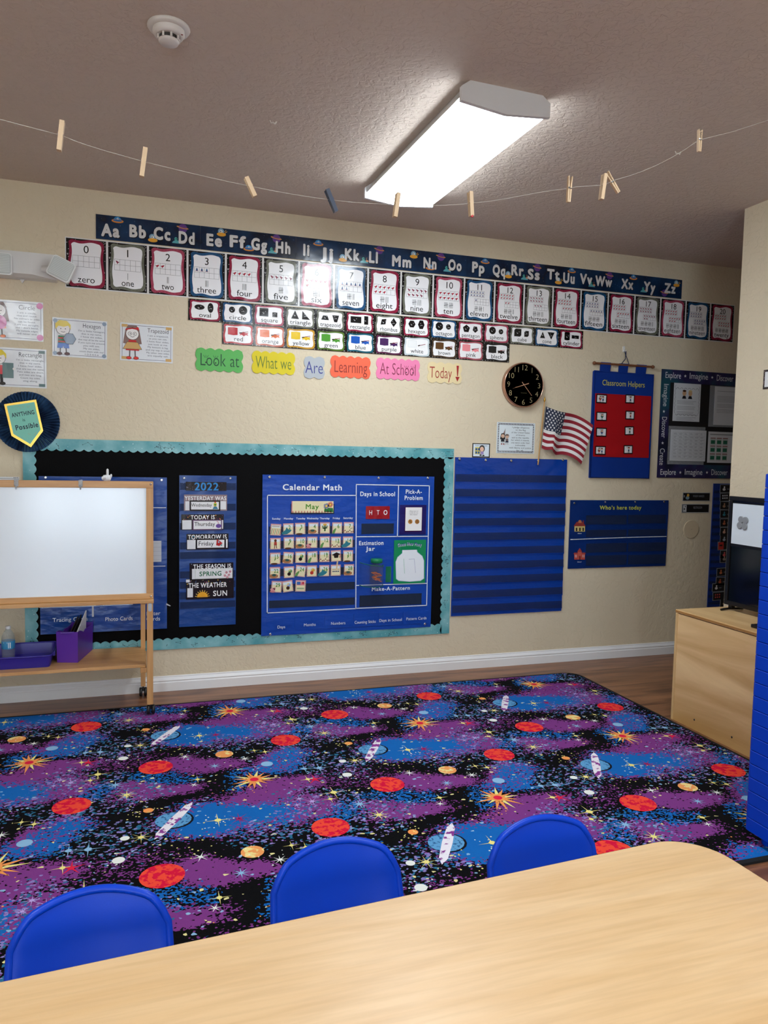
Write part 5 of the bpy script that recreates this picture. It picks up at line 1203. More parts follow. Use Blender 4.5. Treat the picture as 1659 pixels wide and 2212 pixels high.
for k, s_ in enumerate(('I pledge allegiance', 'to the flag', 'of the United States', 'of America', 'and to the republic', 'for which it stands,', 'one nation under God', 'indivisible', 'with liberty and justice', 'for all.')):
    p.text(s_, ua+(ub-ua)*.62, va-.034-k*.0183, .0102, d+.0004, lam('#1C2430'), 'R', len(s_)*.0074)
p.build('lettering', o)
p = PM(); fig(p, '#1A1A20', '#1E2230', None, '#A8423A', ua+.048, vb+.062, .082, True, d+.0004, '#D9B49C'); fig(p, '#7A6A62', '#7A6A66', '#24304A', '#D5DBE0', ua+.082, vb+.062, .078, False, d+.0004, '#D9B49C')
p.line([(ua+.064, vb+.06), (ua+.066, vb+.175)], .002, d+.0003, lam('#4A4038')); p.poly([(ua+.064, vb+.17), (ua+.048, vb+.135), (ua+.062, vb+.12)], d+.0003, lam('#8A6A64')); p.build('picture', o)
for (a, b, t, c, lab) in (((993, 1098), (1203, 1166), 'WASH HANDS', '#D9A84A', 'black Wash Hands sign beside the blue strip chart'), ((986, 1188), (1196, 1256), 'RESTROOM', '#C9CCD0', 'black Restroom sign under the Wash Hands sign')):
    o, ua, vb, ub, va, d = wall_card('routine_sign', CR, a, b, lam('#9FA3A6'), lab, 'sign', 'small routine signs')
    p = PM(); p.rect(ua+.005, vb+.005, ub-.005, va-.005, d, lam('#17181B')); p.build('panel', o)
    p = PM(); p.text(t, (ua+ub)/2+.02, (va+vb)/2+.006, .018, d+.0006, lam('#8E9298'), 'T', .11 if 'W' in t else .085); p.build('lettering', o)
    p = PM()
    if 'W' in t: p.disc(ua+.050, va-.022, .012, d+.0006, lam(c)); p.disc(ua+.046, vb+.026, .018, d+.0004, lam('#7E9AA2'), .014); p.rect(ua+.010, vb+.03, ua+.018, va-.02, d+.0004, lam('#8A8E92'))
    else: p.rect(ua+.010, vb+.008, ua+.045, va-.008, d+.0004, lam('#B9BCBE')); p.disc(ua+.024, vb+.03, .007, d+.0006, lam('#3A3C40')); p.disc(ua+.033, vb+.05, .005, d+.0006, lam('#3A3C40'))
    p.build('picture', o)
cu, cv = CR(1057, 1385); p = PM(); p.lathe([(.073, .0005), (.073, .004), (.070, .006), (.0, .0062)], M('#D3C2A4', .45), (cu, WALL, cv), 'y', 36, False); o = p.build('cover_plate', label='round beige blank cover plate on the wall under the signs', cat='wall plate')
p = PM(); p.lathe([(.004, .006), (.003, .008), (0, .0082)], M('#B0A088', .4), (cu, WALL, cv), 'y', 10); p.build('screw', o)
#==SECTION boards2
# ------------------------------------------------------------------ classroom helpers wall hanging
def helpers():
    u0, u1, z0, z1 = 3.214, 3.741, 1.390, 2.180
    e = empty('helpers_hanging', ((u0+u1)/2, WALL, z0), 'blue and red Classroom Helpers cloth hanging on a wooden dowel', 'wall hanging')
    cl_ = M('#083084', .8, 'cloth', 0, .2); rd = M('#A50C14', .8, 'cloth', 0, .2); wd = M('#7A4A2A', .45)
    p = PM(); p.sheet(u0, z0, u1, z1, wob(.002, .3, .016), cl_, 20, 28); bd = p.build('cloth_panel', e)
    p = PM(); p.tube([(u0+.002, WALL-.017, z1), (u0+.002, WALL-.017, z0+.002), (u1-.002, WALL-.017, z0+.002), (u1-.002, WALL-.017, z1), (u0+.002, WALL-.017, z1)], .006, cl_, 8); p.build('piping', bd)
    (ra, za), (rb, zb) = CR(303, 325), CR(703, 828); p = PM(); p.sheet(ra-.002, zb, rb+.012, za, lambda a, b: .0205+.0015*math.sin(b*24), rd, 12, 30); p.build('red_panel', bd)
    p = PM(); tx(p, CR, 'Classroom Helpers', 352, 686, 250, 42, .0192, M('#C9C24A', .6), 'R'); p.build('lettering', bd)
    p = PM(); p.line([CR(500, 835), CR(500, 985)], .0015, .0190, M('#0A2E7A', .8)); p.build('seam', bd)
    zr = CR(515, 105)[1]; ua, ub = CR(290, 103)[0], CR(745, 115)[0]
    p = PM(); p.tube([(ua, WALL-.022, zr), (ub, WALL-.022, zr)], .008, wd, 10)
    dw_ = p.build('dowel', e)
    for u in (ua, ub): p = PM(); p.lathe([(.0, -.014), (.010, -.010), (.014, 0), (.010, .010), (.0, .014)], wd, (u, WALL-.022, zr), 'x', 14); p.build('finial', dw_)
    for a, b in ((340, 416), (485, 552), (620, 694)):
        x0, x1 = CR(a, 130)[0], CR(b, 130)[0]; p = PM()
        vs = [(x, WALL-d, z) for x in (x0, x1) for d, z in ((.016, z1-.02), (.026, zr-.004), (.030, zr), (.026, zr+.010), (.020, zr+.011), (.012, zr+.004), (.006, z1-.02))]; n = 7
        p.raw(vs, [(i, n+i, n+i+1, i+1) for i in range(n-1)]+[tuple(range(n)), tuple(range(2*n-1, n-1, -1))], cl_); p.build('hanging_tab', e)
    hx, hz = CN4(531, 775); p = PM(); L = [CR(495, 98), CR(530, 60), CR(555, 100)]
    p.tube([(L[0][0], WALL-.03, L[0][1]), (L[1][0]-.003, WALL-.028, L[1][1]), (L[1][0], WALL-.026, L[1][1]+.03), (hx-.006, WALL-.026, hz-.02), (hx, WALL-.026, hz-.012), (hx+.006, WALL-.026, hz-.02), (L[1][0]+.002, WALL-.026, L[1][1]+.028), (L[2][0], WALL-.03, L[2][1])], .003, M('#14284A', .7), 6); p.build('cord', e)
    e2 = empty('adhesive_hook', (hx, WALL, hz-.03), 'small white adhesive hook above the helpers hanging', 'hook'); wm = M('#E8E8E4', .35)
    p = PM(); p.slab(rrect(hx-.009, hz-.022, hx+.009, hz+.022, .005), .001, .006, wm); p.build('base', e2)
    p = PM(); p.tube([(hx, WALL-.006, hz-.006), (hx, WALL-.012, hz-.018), (hx, WALL-.026, hz-.020), (hx, WALL-.032, hz-.008)], .004, wm, 8); p.build('hook', e2)
    pos = [(345, 368, -.02, 'two children'), (566, 370, 0, 'a child with a sign'), (345, 505, 0, 'a dark-haired child'), (566, 496, 0, 'a child at a door'), (343, 628, 0, 'a child reaching'), (560, 617, .05, 'a child with papers'), (336, 770, 0, 'two children standing'), (552, 763, .02, 'a child bending')]
    for k, (x, y, rot, what) in enumerate(pos):
        cx, cy = CR(x, y); w_, h_ = .090-.010*(k % 2), .066; p = PM(); p.set(cx, cy, 1, rot); p.card(-w_/2, -h_/2, w_/2, h_/2, .0232, .0244, lam('#121014'))
        o = p.build('helper_card', org=(cx, WALL, cy), label=f'black-rimmed helper card with {what}, {"left" if k % 2 == 0 else "right"} column of the red panel', cat='card', group='helper picture cards')
        p = PM(); p.set(cx, cy, 1, rot); p.rect(-w_/2+.007, -h_/2+.008, w_/2-.007, h_/2-.008, .0248, lam('#DEDFE0')); p.rect(-.018, h_/2-.016, .018, h_/2-.013, .0252, lam('#5A5A60')); p.build('panel', o)
        p = PM(); n = 2 if 'two' in what else 1
        for j in range(n): fig(p, ('#2A1A18', '#6A2A28', '#1A1618')[(k+j) % 3], ('#B04A3A', '#3A5A8A', '#3A7A6A')[(k+j) % 3], '#2A2A3A', '#2A2020', cx+(j-(n-1)/2)*.024+(0 if n > 1 else .004), cy-.024, .044, (k+j) % 2 == 0, .0250, '#D9B49C')
        p.build('picture', o)
helpers()

# ------------------------------------------------------------------ Explore / Imagine / Discover board
def explore():
    u0, z1 = 3.820, 2.230; u1, z0 = 4.95, 1.398; bw = .115
    p = PM(); p.card(u0+.01, z0+.01, u1, z1-.01, .001, .006, M('#0D0D10', .6)); o = p.build('notice_board', label='black notice board edged with Explore Imagine Discover lettering', cat='bulletin board')
    def gal():
        m, n, l, pb = newmat('border_galaxy'); g = n.new('ShaderNodeNewGeometry'); no = n.new('ShaderNodeTexNoise'); no.inputs['Scale'].default_value = 5; no.inputs['Detail'].default_value = 4
        l.new(g.outputs['Position'], no.inputs['Vector']); r = ramp(n, [(.36, '#10182E'), (.5, '#2A2350'), (.64, '#1A4A5A')]); l.new(no.outputs[0], r.inputs[0]); l.new(r.outputs[0], pb.inputs['Base Color']); pb.inputs['Roughness'].default_value = .35; return m
    G = gal(); LT = M('#D5D6DA', .5)
    for a, b, c, d_ in ((u0, z1-bw*.85, u1, z1), (u0, z0, u1, z0+.105), (u0, z0+.105, u0+.085, z1-bw*.85)): p = PM(); p.card(a, b, c, d_, .0065, .0085, G); p.build('border_strip', o)
    for s_, a, b, y, hh in (('Explore', 850, 975, 184, 46), ('Imagine', 1038, 1186, 192, 46), ('Discover', 1250, 1382, 207, 46), ('Explore', 810, 935, 938, 44), ('Imagine', 1000, 1142, 938, 44), ('Discover', 1208, 1336, 940, 44)):
        p = PM(); tx(p, CR, s_, a, b, y, hh, .0092, LT, 'R'); p.build('lettering', o)
    for x, y in ((1007, 190), (1217, 201), (968, 942), (1176, 942), (840, 466), (830, 712)): p = PM(); p.star(*CR(x, y), .013, .0092, LT); p.build('star', o)
    for s_, x, ya, yb in (('Imagine', 856, 248, 428), ('Discover', 842, 505, 672), ('Create', 826, 752, 886)):
        a, b = CR(x, ya), CR(x, yb); p = PM(); p.text(s_, (a[0]+b[0])/2, (a[1]+b[1])/2, .044, .0092, LT, 'R', a[1]-b[1], -PI/2); p.build('lettering', o)
    def sheet(a, b, label, dd, c='#C9CCD0'):
        (ua, va), (ub, vb) = CR(*a), CR(*b); p = PM(); p.card(ua, vb, ub, va, .0065+dd, .0075+dd, paper(c)); return p.build('posted_paper', label=label, cat='paper', group='papers on the notice board'), ua, vb, ub, va, .0079+dd
    q, ua, vb, ub, va, d = sheet((922, 242), (1117, 548), 'white letter with two cartoon faces pinned at the upper left of the notice board', 0)
    p = PM(); cxx = (ua+ub)/2
    for yy in (va-.045, vb+.055):
        for k in range(6): x = ua+.035+k*(ub-ua-.07)/5; p.line([(x-.014+.0047*j, yy+.010*math.sin(PI*j/6)*(1 if yy > 2 else -1)) for j in range(7)], .002, d, lam('#3A3A40'))
    for x in (ua+.018, ub-.018):
        for k in range(7): y = vb+.075+k*.031; sg = -1 if x < cxx else 1; p.line([(x+sg*.007*math.sin(PI*j/6), y-.014+.0047*j) for j in range(7)], .002, d, lam('#3A3A40'))
    p.build('scalloped_frame', q)
    p = PM()
    for sx in (-1, 1): p.disc(cxx+sx*.028, va-.075, .018, d+.0004, lam('#C9A07A'), .022); p.disc(cxx+sx*.028, va-.058, .017, d+.0006, lam('#4A3020' if sx < 0 else '#C9B27A'), .008); p.poly([(cxx+sx*.028-.02, va-.118), (cxx+sx*.028+.02, va-.118), (cxx+sx*.028+.012, va-.096), (cxx+sx*.028-.012, va-.096)], d+.0003, lam('#24242A'))
    p.build('picture', q)
    def lines(q, x0, x1, y0, n, st, col='#7E8288', seed=1, gaps=()):
        p = PM(); r = random.Random(seed)
        for k in range(n):
            if k in gaps: continue
            p.rect(x0, y0-k*st-.0022, x1-r.uniform(0, .04)*(x1-x0)/.2, y0-k*st, d, lam(col))
        p.build('text_lines', q)
    lines(q, ua+.035, ub-.035, va-.135, 15, .0105, gaps=(3, 7, 11))
    (fa, ga), (fb, gb) = CR(1203, 262), CR(1400, 592)
    def sleeve(ua, vb, ub, va, dd, label):
        p = PM(); p.card(ua, vb, ub, va, .0065+dd, .0070+dd, clear('glitter_sleeve', .35, (.9, .9, .92, 1), .1)); o_ = p.build('page_protector', label=label, cat='page protector'); p = PM(); r = random.Random(5)
        for k in range(120):
            e_ = r.random(); x, y = (r.uniform(ua, ub), r.choice((r.uniform(vb, vb+.03), r.uniform(va-.01, va)))) if e_ < .6 else (r.choice((r.uniform(ua, ua+.02), r.uniform(ub-.02, ub))), r.uniform(vb, va)); p.star(x, y, .0016, .0072+dd, M(r.choice(('#C9D4E0', '#E0C9D8', '#D9D9B8')), .2, '', .6), 4, .5)
        g_ = p.build('glitter', o_, kind='stuff'); return o_
    sleeve(fa, gb, fb+.06, ga, .0002, 'glittery clear sleeve behind the typed page at the upper right of the notice board')
    q, ua, vb, ub, va, d = sheet((1240, 270), (1470, 580), 'typed white page in a glittery sleeve at the upper right of the notice board', .0015)
    lines(q, ua+.025, ub-.02, va-.035, 1, .01, '#4A4E54'); lines(q, ua+.025, ub-.02, va-.075, 13, .0105, gaps=(5, 9))
    (fa, ga), (fb, gb) = CR(880, 578), CR(1150, 896); sleeve(fa, gb, fb, ga, .0002, 'glittery clear sleeve behind the timetable at the lower left of the notice board')
    q, ua, vb, ub, va, d = sheet((895, 606), (1160, 856), 'printed weekly timetable sheet at the lower left of the notice board', .0025)
    p = PM(); x0, x1, y0, y1 = ua+.02, ub-.015, vb+.02, va-.02
    for k in range(7): x = x0+(x1-x0)*k/6; p.line([(x, y0), (x, y1)], .001, d, lam('#8A8E94'))
    for k in range(9): y = y0+(y1-y0)*k/8; p.line([(x0, y), (x1, y)], .001, d, lam('#8A8E94'))
    r = random.Random(6)
    for k in range(8):
        for j in range(6):
            for m_ in range(2): y = y0+(y1-y0)*(k+.35+.3*m_)/8; p.rect(x0+(x1-x0)*(j+.15)/6, y, x0+(x1-x0)*(j+r.uniform(.5, .9))/6, y+.0022, d, lam('#7A7E84'))
    p.build('printed_table', q)
    q, ua, vb, ub, va, d = sheet((1190, 622), (1420, 870), 'printed sheet of green picture squares at the lower right of the notice board', 0)
    for i in range(3):
        for j in range(3):
            p = PM(); x, y = ua+.022+i*.060, va-.042-(j+1)*.062; p.rect(x, y, x+.050, y+.056, d, lam('#B0B6B4')); p.rect(x+.005, y+.008, x+.045, y+.036, d+.0003, lam('#2A6A52')); p.rect(x, y+.050, x+.050, y+.056, d+.0003, lam('#8A4A48')); p.build('picture_square', q)
    p = PM(); p.line([(ua+.02, va-.022), (ub-.04, va-.022)], .008, d, lam('#8A8E90')); p.build('heading', q)
explore()

# ------------------------------------------------------------------ strip chart with picture cards next to the corner
def routine():
    u0, z1 = CR(1230, 1028); u1 = u0+.30; z0 = .36
    p = PM(); p.sheet(u0, z0, u1, z1, wob(.0015, 5, .009), vinyl('#0A2F80'), 10, 40); o = p.build('routine_chart', label='narrow blue schedule chart with picture cards beside the wall corner', cat='pocket chart')
    n = 17
    for k in range(n): v = z1-.02-(k+1)*(z1-z0-.04)/n; pocket(o, u0+.003, v, u1-.003, v+.022, .0112)
    cols = ['#D8D8D8', '#C9CCD0', '#B08A6A', '#3A8A9A', '#B86A4A', '#C9A08A', '#A8B0B8', '#B8342E', '#C95A5A', '#9A8A80', '#C9744A', '#B85A3A', '#D0CCC8', '#C0504A', '#A88A6A']
    names = ['white clock', 'small icons', 'brown figure', 'teal figure', 'orange star', 'tiny children', 'grey figure', 'red poster', 'pink shape', 'brown book', 'orange slide', 'red food', 'white letter', 'red toys', 'tan bowl']
    ys = [1068, 1133, 1200, 1265, 1333, 1402, 1460, 1512, 1580, 1612, 1717, 1790, 1838, 1905, 1960]
    for k, y in enumerate(ys):
        cu, cv = CR(1308 if k not in (7, 10, 11, 12, 13) else (1290, 0, 0, 1282, 1275, 1245, 1250)[max(0, k-7)], y); cu = max(cu, u0+.075); w_ = .062
        p = PM(); p.set(cu+.02, cv, 1, (.0, .04, -.03)[k % 3]); p.card(-w_, -.034, w_, .034, .0124, .0136, lam('#8E9296')); c = p.build('schedule_card', label=f'dark schedule picture card with a {names[k]} on the narrow blue chart', cat='card', group='schedule picture cards')
        p = PM(); p.set(cu+.02, cv, 1, (.0, .04, -.03)[k % 3]); p.rect(-w_+.004, -.030, w_-.004, .030, .0140, lam('#1C1C20')); p.build('panel', c)
        p = PM(); p.set(cu+.02, cv, 1, (.0, .04, -.03)[k % 3]); m = lam(cols[k])
        if k == 7: p.rect(-w_+.004, -.030, -.004, .030, .0143, m); p.rect(-.045, -.002, -.016, .010, .0146, lam('#2A1412'))
        elif k in (1, 13):
            for i in range(3):
                for j in range(2): p.rect(-.04+.02*i, -.014+.02*j, -.028+.02*i, -.002+.02*j, .0143, m)
        else: p.disc(-.022, -.006, .015, .0143, m, .011, 8); p.disc(-.02, .012, .008, .0145, m, n=8); p.rect(.006, -.008, .03, .002, .0143, lam('#5A5E62'))
        p.build('picture', c)
routine()

# ------------------------------------------------------------------ clock
def clock():
    cx, cz = CN3(1180, 1112); cx, cz = 2.628, 2.047
    e = empty('wall_clock', (cx, WALL, cz-.16), 'round wall clock with black face and rose gold case', 'clock')
    R = .160; rg = M('#C79A86', .22, '', .9)
    p = PM(); p.lathe([(R-.012, .0), (R, .004), (R, .034), (R-.004, .041), (R-.008, .042), (R-.009, .036)], rg, (cx, WALL, cz), 'y', 64); p.build('case', e)
    p = PM(); p.disc(cx, cz, R-.009, .036, M('#0E100F', .18), n=64); fc = p.build('dial', e)
    nm = M('#A69A78', .3, '', .5); p = PM()
    for k in range(1, 13):
        a = PI/2-k*PI/6; p.text(str(k), cx+.122*math.cos(a), cz+.122*math.sin(a), .036, .0366, nm, 'T')
    p.text('Connection', cx, cz-.056, .006, .0366, M('#6A6244', .4), 'T', .046); p.build('numerals', fc)
    hm = M('#C9A08A', .25, '', .8)
    def hand(name, ang, L, tail, w, d):
        p = PM(); a = PI/2-ang; c, s = math.cos(a), math.sin(a); p.slab([(cx-tail*c-w*s, cz-tail*s+w*c), (cx-tail*c+w*s, cz-tail*s-w*c), (cx+L*c+w*.6*s, cz+L*s-w*.6*c), (cx+L*c-w*.6*s, cz+L*s+w*.6*c)], d, d+.0012, hm); p.build(name, e)
    hand('hour_hand', math.radians(252), .072, .040, .0032, .0372); hand('minute_hand', math.radians(139), .098, .026, .0026, .0386); hand('second_hand', math.radians(252), .095, .0, .0009, .0398)
    p = PM(); p.lathe([(.0065, .0372), (.0065, .0405), (0, .041)], hm, (cx, WALL, cz), 'y', 16); p.build('hub', e)
clock()

# ------------------------------------------------------------------ flag on a stick
def flag():
    a, b = CB(980, 40), CB(930, 585)
    e = empty('american_flag', (b[0], WALL, b[1]), 'small american flag on a wooden stick tucked behind the blue chart', 'flag')
    p = PM(); p.tube([(b[0]-.002, WALL-.018, b[1]-.04), (a[0], WALL-.03, a[1])], .0045, M('#C99A5E', .5), 8); p.build('stick', e)
    p = PM(); p.tube([(a[0], WALL-.03, a[1]), (a[0]+.001, WALL-.03, a[1]+.012), (a[0]+.0015, WALL-.03, a[1]+.022), (a[0]+.002, WALL-.03, a[1]+.04)], [.005, .008, .006, .001], M('#B88A3A', .25, '', .9), 8); p.build('spear_finial', e)
    A, B_, C_, D_ = CB(990, 82), CB(1425, 262), CB(945, 478), CB(1315, 632)
    def S(s, t):
        # s along the fly, t down from the top edge
        s2 = s + (.10*math.sin(PI*s)*t if s < 1 else 0)
        x = (A[0]*(1-s)+B_[0]*s)*(1-t)+(C_[0]*(1-s)+D_[0]*s)*t
        z = (A[1]*(1-s)+B_[1]*s)*(1-t)+(C_[1]*(1-s)+D_[1]*s)*t
        z += .020*math.sin(PI*s)*(1-t*.2) - .014*math.sin(2*PI*s)
        x += .012*math.sin(PI*s)*(1-t)*.6
        k = math.exp(-((s-.24)/.10)**2)*t
        z += .022*k*(1 if s < .24 else .4) - .010*math.exp(-((s-.36)/.12)**2)*t
        y = WALL-.032-.020*math.sin(s*7.5+t*1.2)*(.25+.75*s)-.028*k-.006
        return Vector((x, y, z))
    red, wht, blu = M('#8C1528', .75, 'cloth'), M('#DDDCDA', .75, 'cloth'), M('#16223E', .75, 'cloth')
    N = 40
    for k in range(13):
        rows = [k/13, (k+.5)/13, (k+1)/13]; s0 = 16 if k < 7 else 0
        p = PM(); P = [[S(i/N, t) for i in range(s0, N+1)] for t in rows[::-1]]; p.grid(P, red if k % 2 == 0 else wht, .0008); p.build('stripe', e)
    p = PM(); P = [[S(i/N, t*7/13/10) for i in range(0, 17)] for t in range(10, -1, -1)]; p.grid(P, blu, .0008); ca = p.build('canton', e)
    p = PM()
    for r in range(9):
        for c in range(6 if r % 2 == 0 else 5):
            s, t = (.4*((c+.5+(0 if r % 2 == 0 else .5))/6)), (7/13)*(r+.5)/9; o = S(s, t); du = (S(s+.01, t)-o).normalized(); dv = (S(s, t-.01)-o).normalized(); nn = du.cross(dv).normalized()*-.0016; nn = nn if nn.y < 0 else -nn
            vs = [o+nn+du*(q*math.cos(PI/2+PI*j/5))+dv*(q*math.sin(PI/2+PI*j/5)) for j in range(10) for q in ((.0098 if j % 2 == 0 else .0042),)]
            p.raw(vs, [tuple(range(10))], wht)
    p.build('stars', ca, kind='stuff')
flag()
#==SECTION furniture
def WX(px, py, X):
    d = fw + rt*((px-829.5)/F) + dn*((py-1106)/F); t = X/d.x
    return (d.y*t, CAMH+d.z*t)
# ------------------------------------------------------------------ whiteboard easel
def easel():
    Y = 4.40; xr, xl = .085, -1.135; ply = wood('easel_birch', '#CF9F66', '#BE8B54', 'x', .4, 1.5); plv = wood('easel_birch_upright', '#CF9F66', '#BE8B54', 'z', .4, 1.5)
    e = empty('whiteboard_easel', ((xl+xr)/2, 4.62, 0), 'wooden mobile easel with a large whiteboard and a low shelf', 'easel')
    z0, z1 = .685, 1.349
    p = PM(); p.box(xl, Y, z1-.038, xr, Y+.022, z1, ply, .003); tr_ = p.build('top_rail', e)
    p = PM(); p.box(xl, Y, z0, xr, Y+.022, z0+.032, ply, .003); p.build('bottom_rail', e)
    for x0, x1 in ((xr-.038, xr), (xl, xl+.038)): p = PM(); p.box(x0, Y+.0005, z0+.032, x1, Y+.0215, z1-.038, plv); p.build('side_rail', e)
    p = PM(); p.box(xl+.038, Y+.007, z0+.032, xr-.038, Y+.016, z1-.038, M('#E4ECF2', .17)); p.build('whiteboard_panel', e)
    p = PM(); p.box(xl, Y-.022, .664, xr+.001, Y+.05, .6845, ply, .002); p.build('pen_ledge', e)
    for sx, x0, x1 in ((1, xr-.036, xr-.002), (-1, xl+.002, xl+.036)):
        p = PM(); p.box(x0, Y+.006, .072, x1, Y+.040, .664, plv, .002); p.build('front_leg', e)
        a, b = (x0-.032, x0-.004) if sx > 0 else (x1+.004, x1+.032)
        p = PM(); p.box(a, 4.800, .062, b, 4.834, .664, plv, .002); p.build('rear_leg', e)
        p = PM(); p.box(a+.002, Y+.05, .645, b, 4.80, .664, plv); p.build('brace', e)
        p = PM(); p.box(a-.004, Y+.012, .258, x0-.001 if sx > 0 else x1+.001, 4.80, .286, plv, .003) if sx > 0 else p.box(x1+.001, Y+.012, .258, b+.004, 4.80, .286, plv, .003); p.build('shelf_cleat', e)
        p = PM(); cxm = (x0+x1)/2; p.slab(rrect(cxm-.011, .60, cxm+.011, .662, .009), -.0, .002, M('#9EA2A6', .3, '', .9)); 
        p = PM('back', Y+.006); p.slab(rrect(cxm-.010, .612, cxm+.010, .660, .009), .0, .002, M('#A6A8AA', .3, '', .9)); p.build('bracket', e)
        for cx, cy in (((x0+x1)/2+.004, Y+.028), ((a+b)/2, 4.815)):
            p = PM(); bk = M('#121214', .45)
            for o_ in (-.014, .014): p.lathe([(.0, -.009), (.022, -.009), (.027, -.005), (.027, .005), (.022, .009), (.0, .009)], bk, (cx+o_, cy-.006, .0405 if cy < 4.6 else .0275), 'x', 20)
            ca = p.build('caster', e); zt = .072 if cy < 4.6 else .062
            p = PM(); p.box(cx-.006, cy-.012, zt-.030, cx+.006, cy+.012, zt, bk, .003); p.build('caster_fork', ca)
    p = PM(); p.box(xl+.06, Y+.020, .287, xr-.044, 4.842, .305, ply, .002); p.build('shelf', e)
    for x, z in ((xr-.014, z1-.016), (xr-.014, z0+.014), (xl+.014, z1-.016), (xl+.014, z0+.014)): p = PM(); p.lathe([(.006, .0), (.0055, .002), (0, .003)], M('#C0C2C4', .25, '', 1), (x, Y, z), 'y', 12); p.build('screw', e)
    # clear hooks hanging on the top rail
    for k, px in enumerate((35, 174)):
        x, z = W(px, 1040, Y-.004); cm = clear('clip_plastic', .35, (.92, .95, .97, 1), .08)
        e2 = empty('clear_hook', (x, Y, z), ('clear plastic hook on the easel top rail near the frame edge', 'clear plastic hook on the easel top rail left of the pointing hand')[k], 'hook', 'clear hooks on the easel')
        p = PM('back', Y-.0004); p.slab(rrect(x-.011, z1-.034, x+.011, z1+.006, .006), .0, .004, cm); p.build('clip', e2)
        p = PM(); p.tube([(x, Y-.005, z1-.022), (x, Y-.012, z1-.040), (x, Y-.022, z1-.046), (x, Y-.026, z1-.036)], .004, cm, 8); p.build('hook', e2)
    # pointing hand
    x, _ = W(231, 1040, Y+.01); z = z1+.0005; wh = M('#E6E8EA', .35)
    e3 = empty('hand_pointer', (x, Y+.011, z), 'white toy hand with raised index finger standing on the easel top', 'pointer')
    bm_ = PM(); y = Y+.011
    bm_.lathe([(.0, .0), (.017, .001), (.021, .010), (.022, .022), (.019, .031), (.0, .034)], wh, (x, y, z), 'z', 18, True, (1.0, .55)); bm_.build('palm', e3)
    p = PM(); p.tube([(x+.002, y, z+.024), (x+.003, y, z+.045), (x+.003, y, z+.062), (x+.003, y, z+.067)], [.0072, .0068, .0062, .002], wh, 10); p.build('index_finger', e3)
    for k in range(3):
        fx = x-.006-.0075*k; zz = z+.026-.003*k; p = PM(); p.tube([(fx, y-.002, zz), (fx-.001, y-.012, zz-.001), (fx-.001, y-.015, zz-.009), (fx, y-.009, zz-.014)], [.0052, .0056, .0052, .003], wh, 8); p.build('curled_finger', e3)
    p = PM(); p.tube([(x+.014, y, z+.012), (x+.021, y-.004, z+.024), (x+.022, y-.004, z+.034), (x+.021, y-.004, z+.038)], [.006, .006, .005, .002], wh, 8); p.build('thumb', e3)
easel()
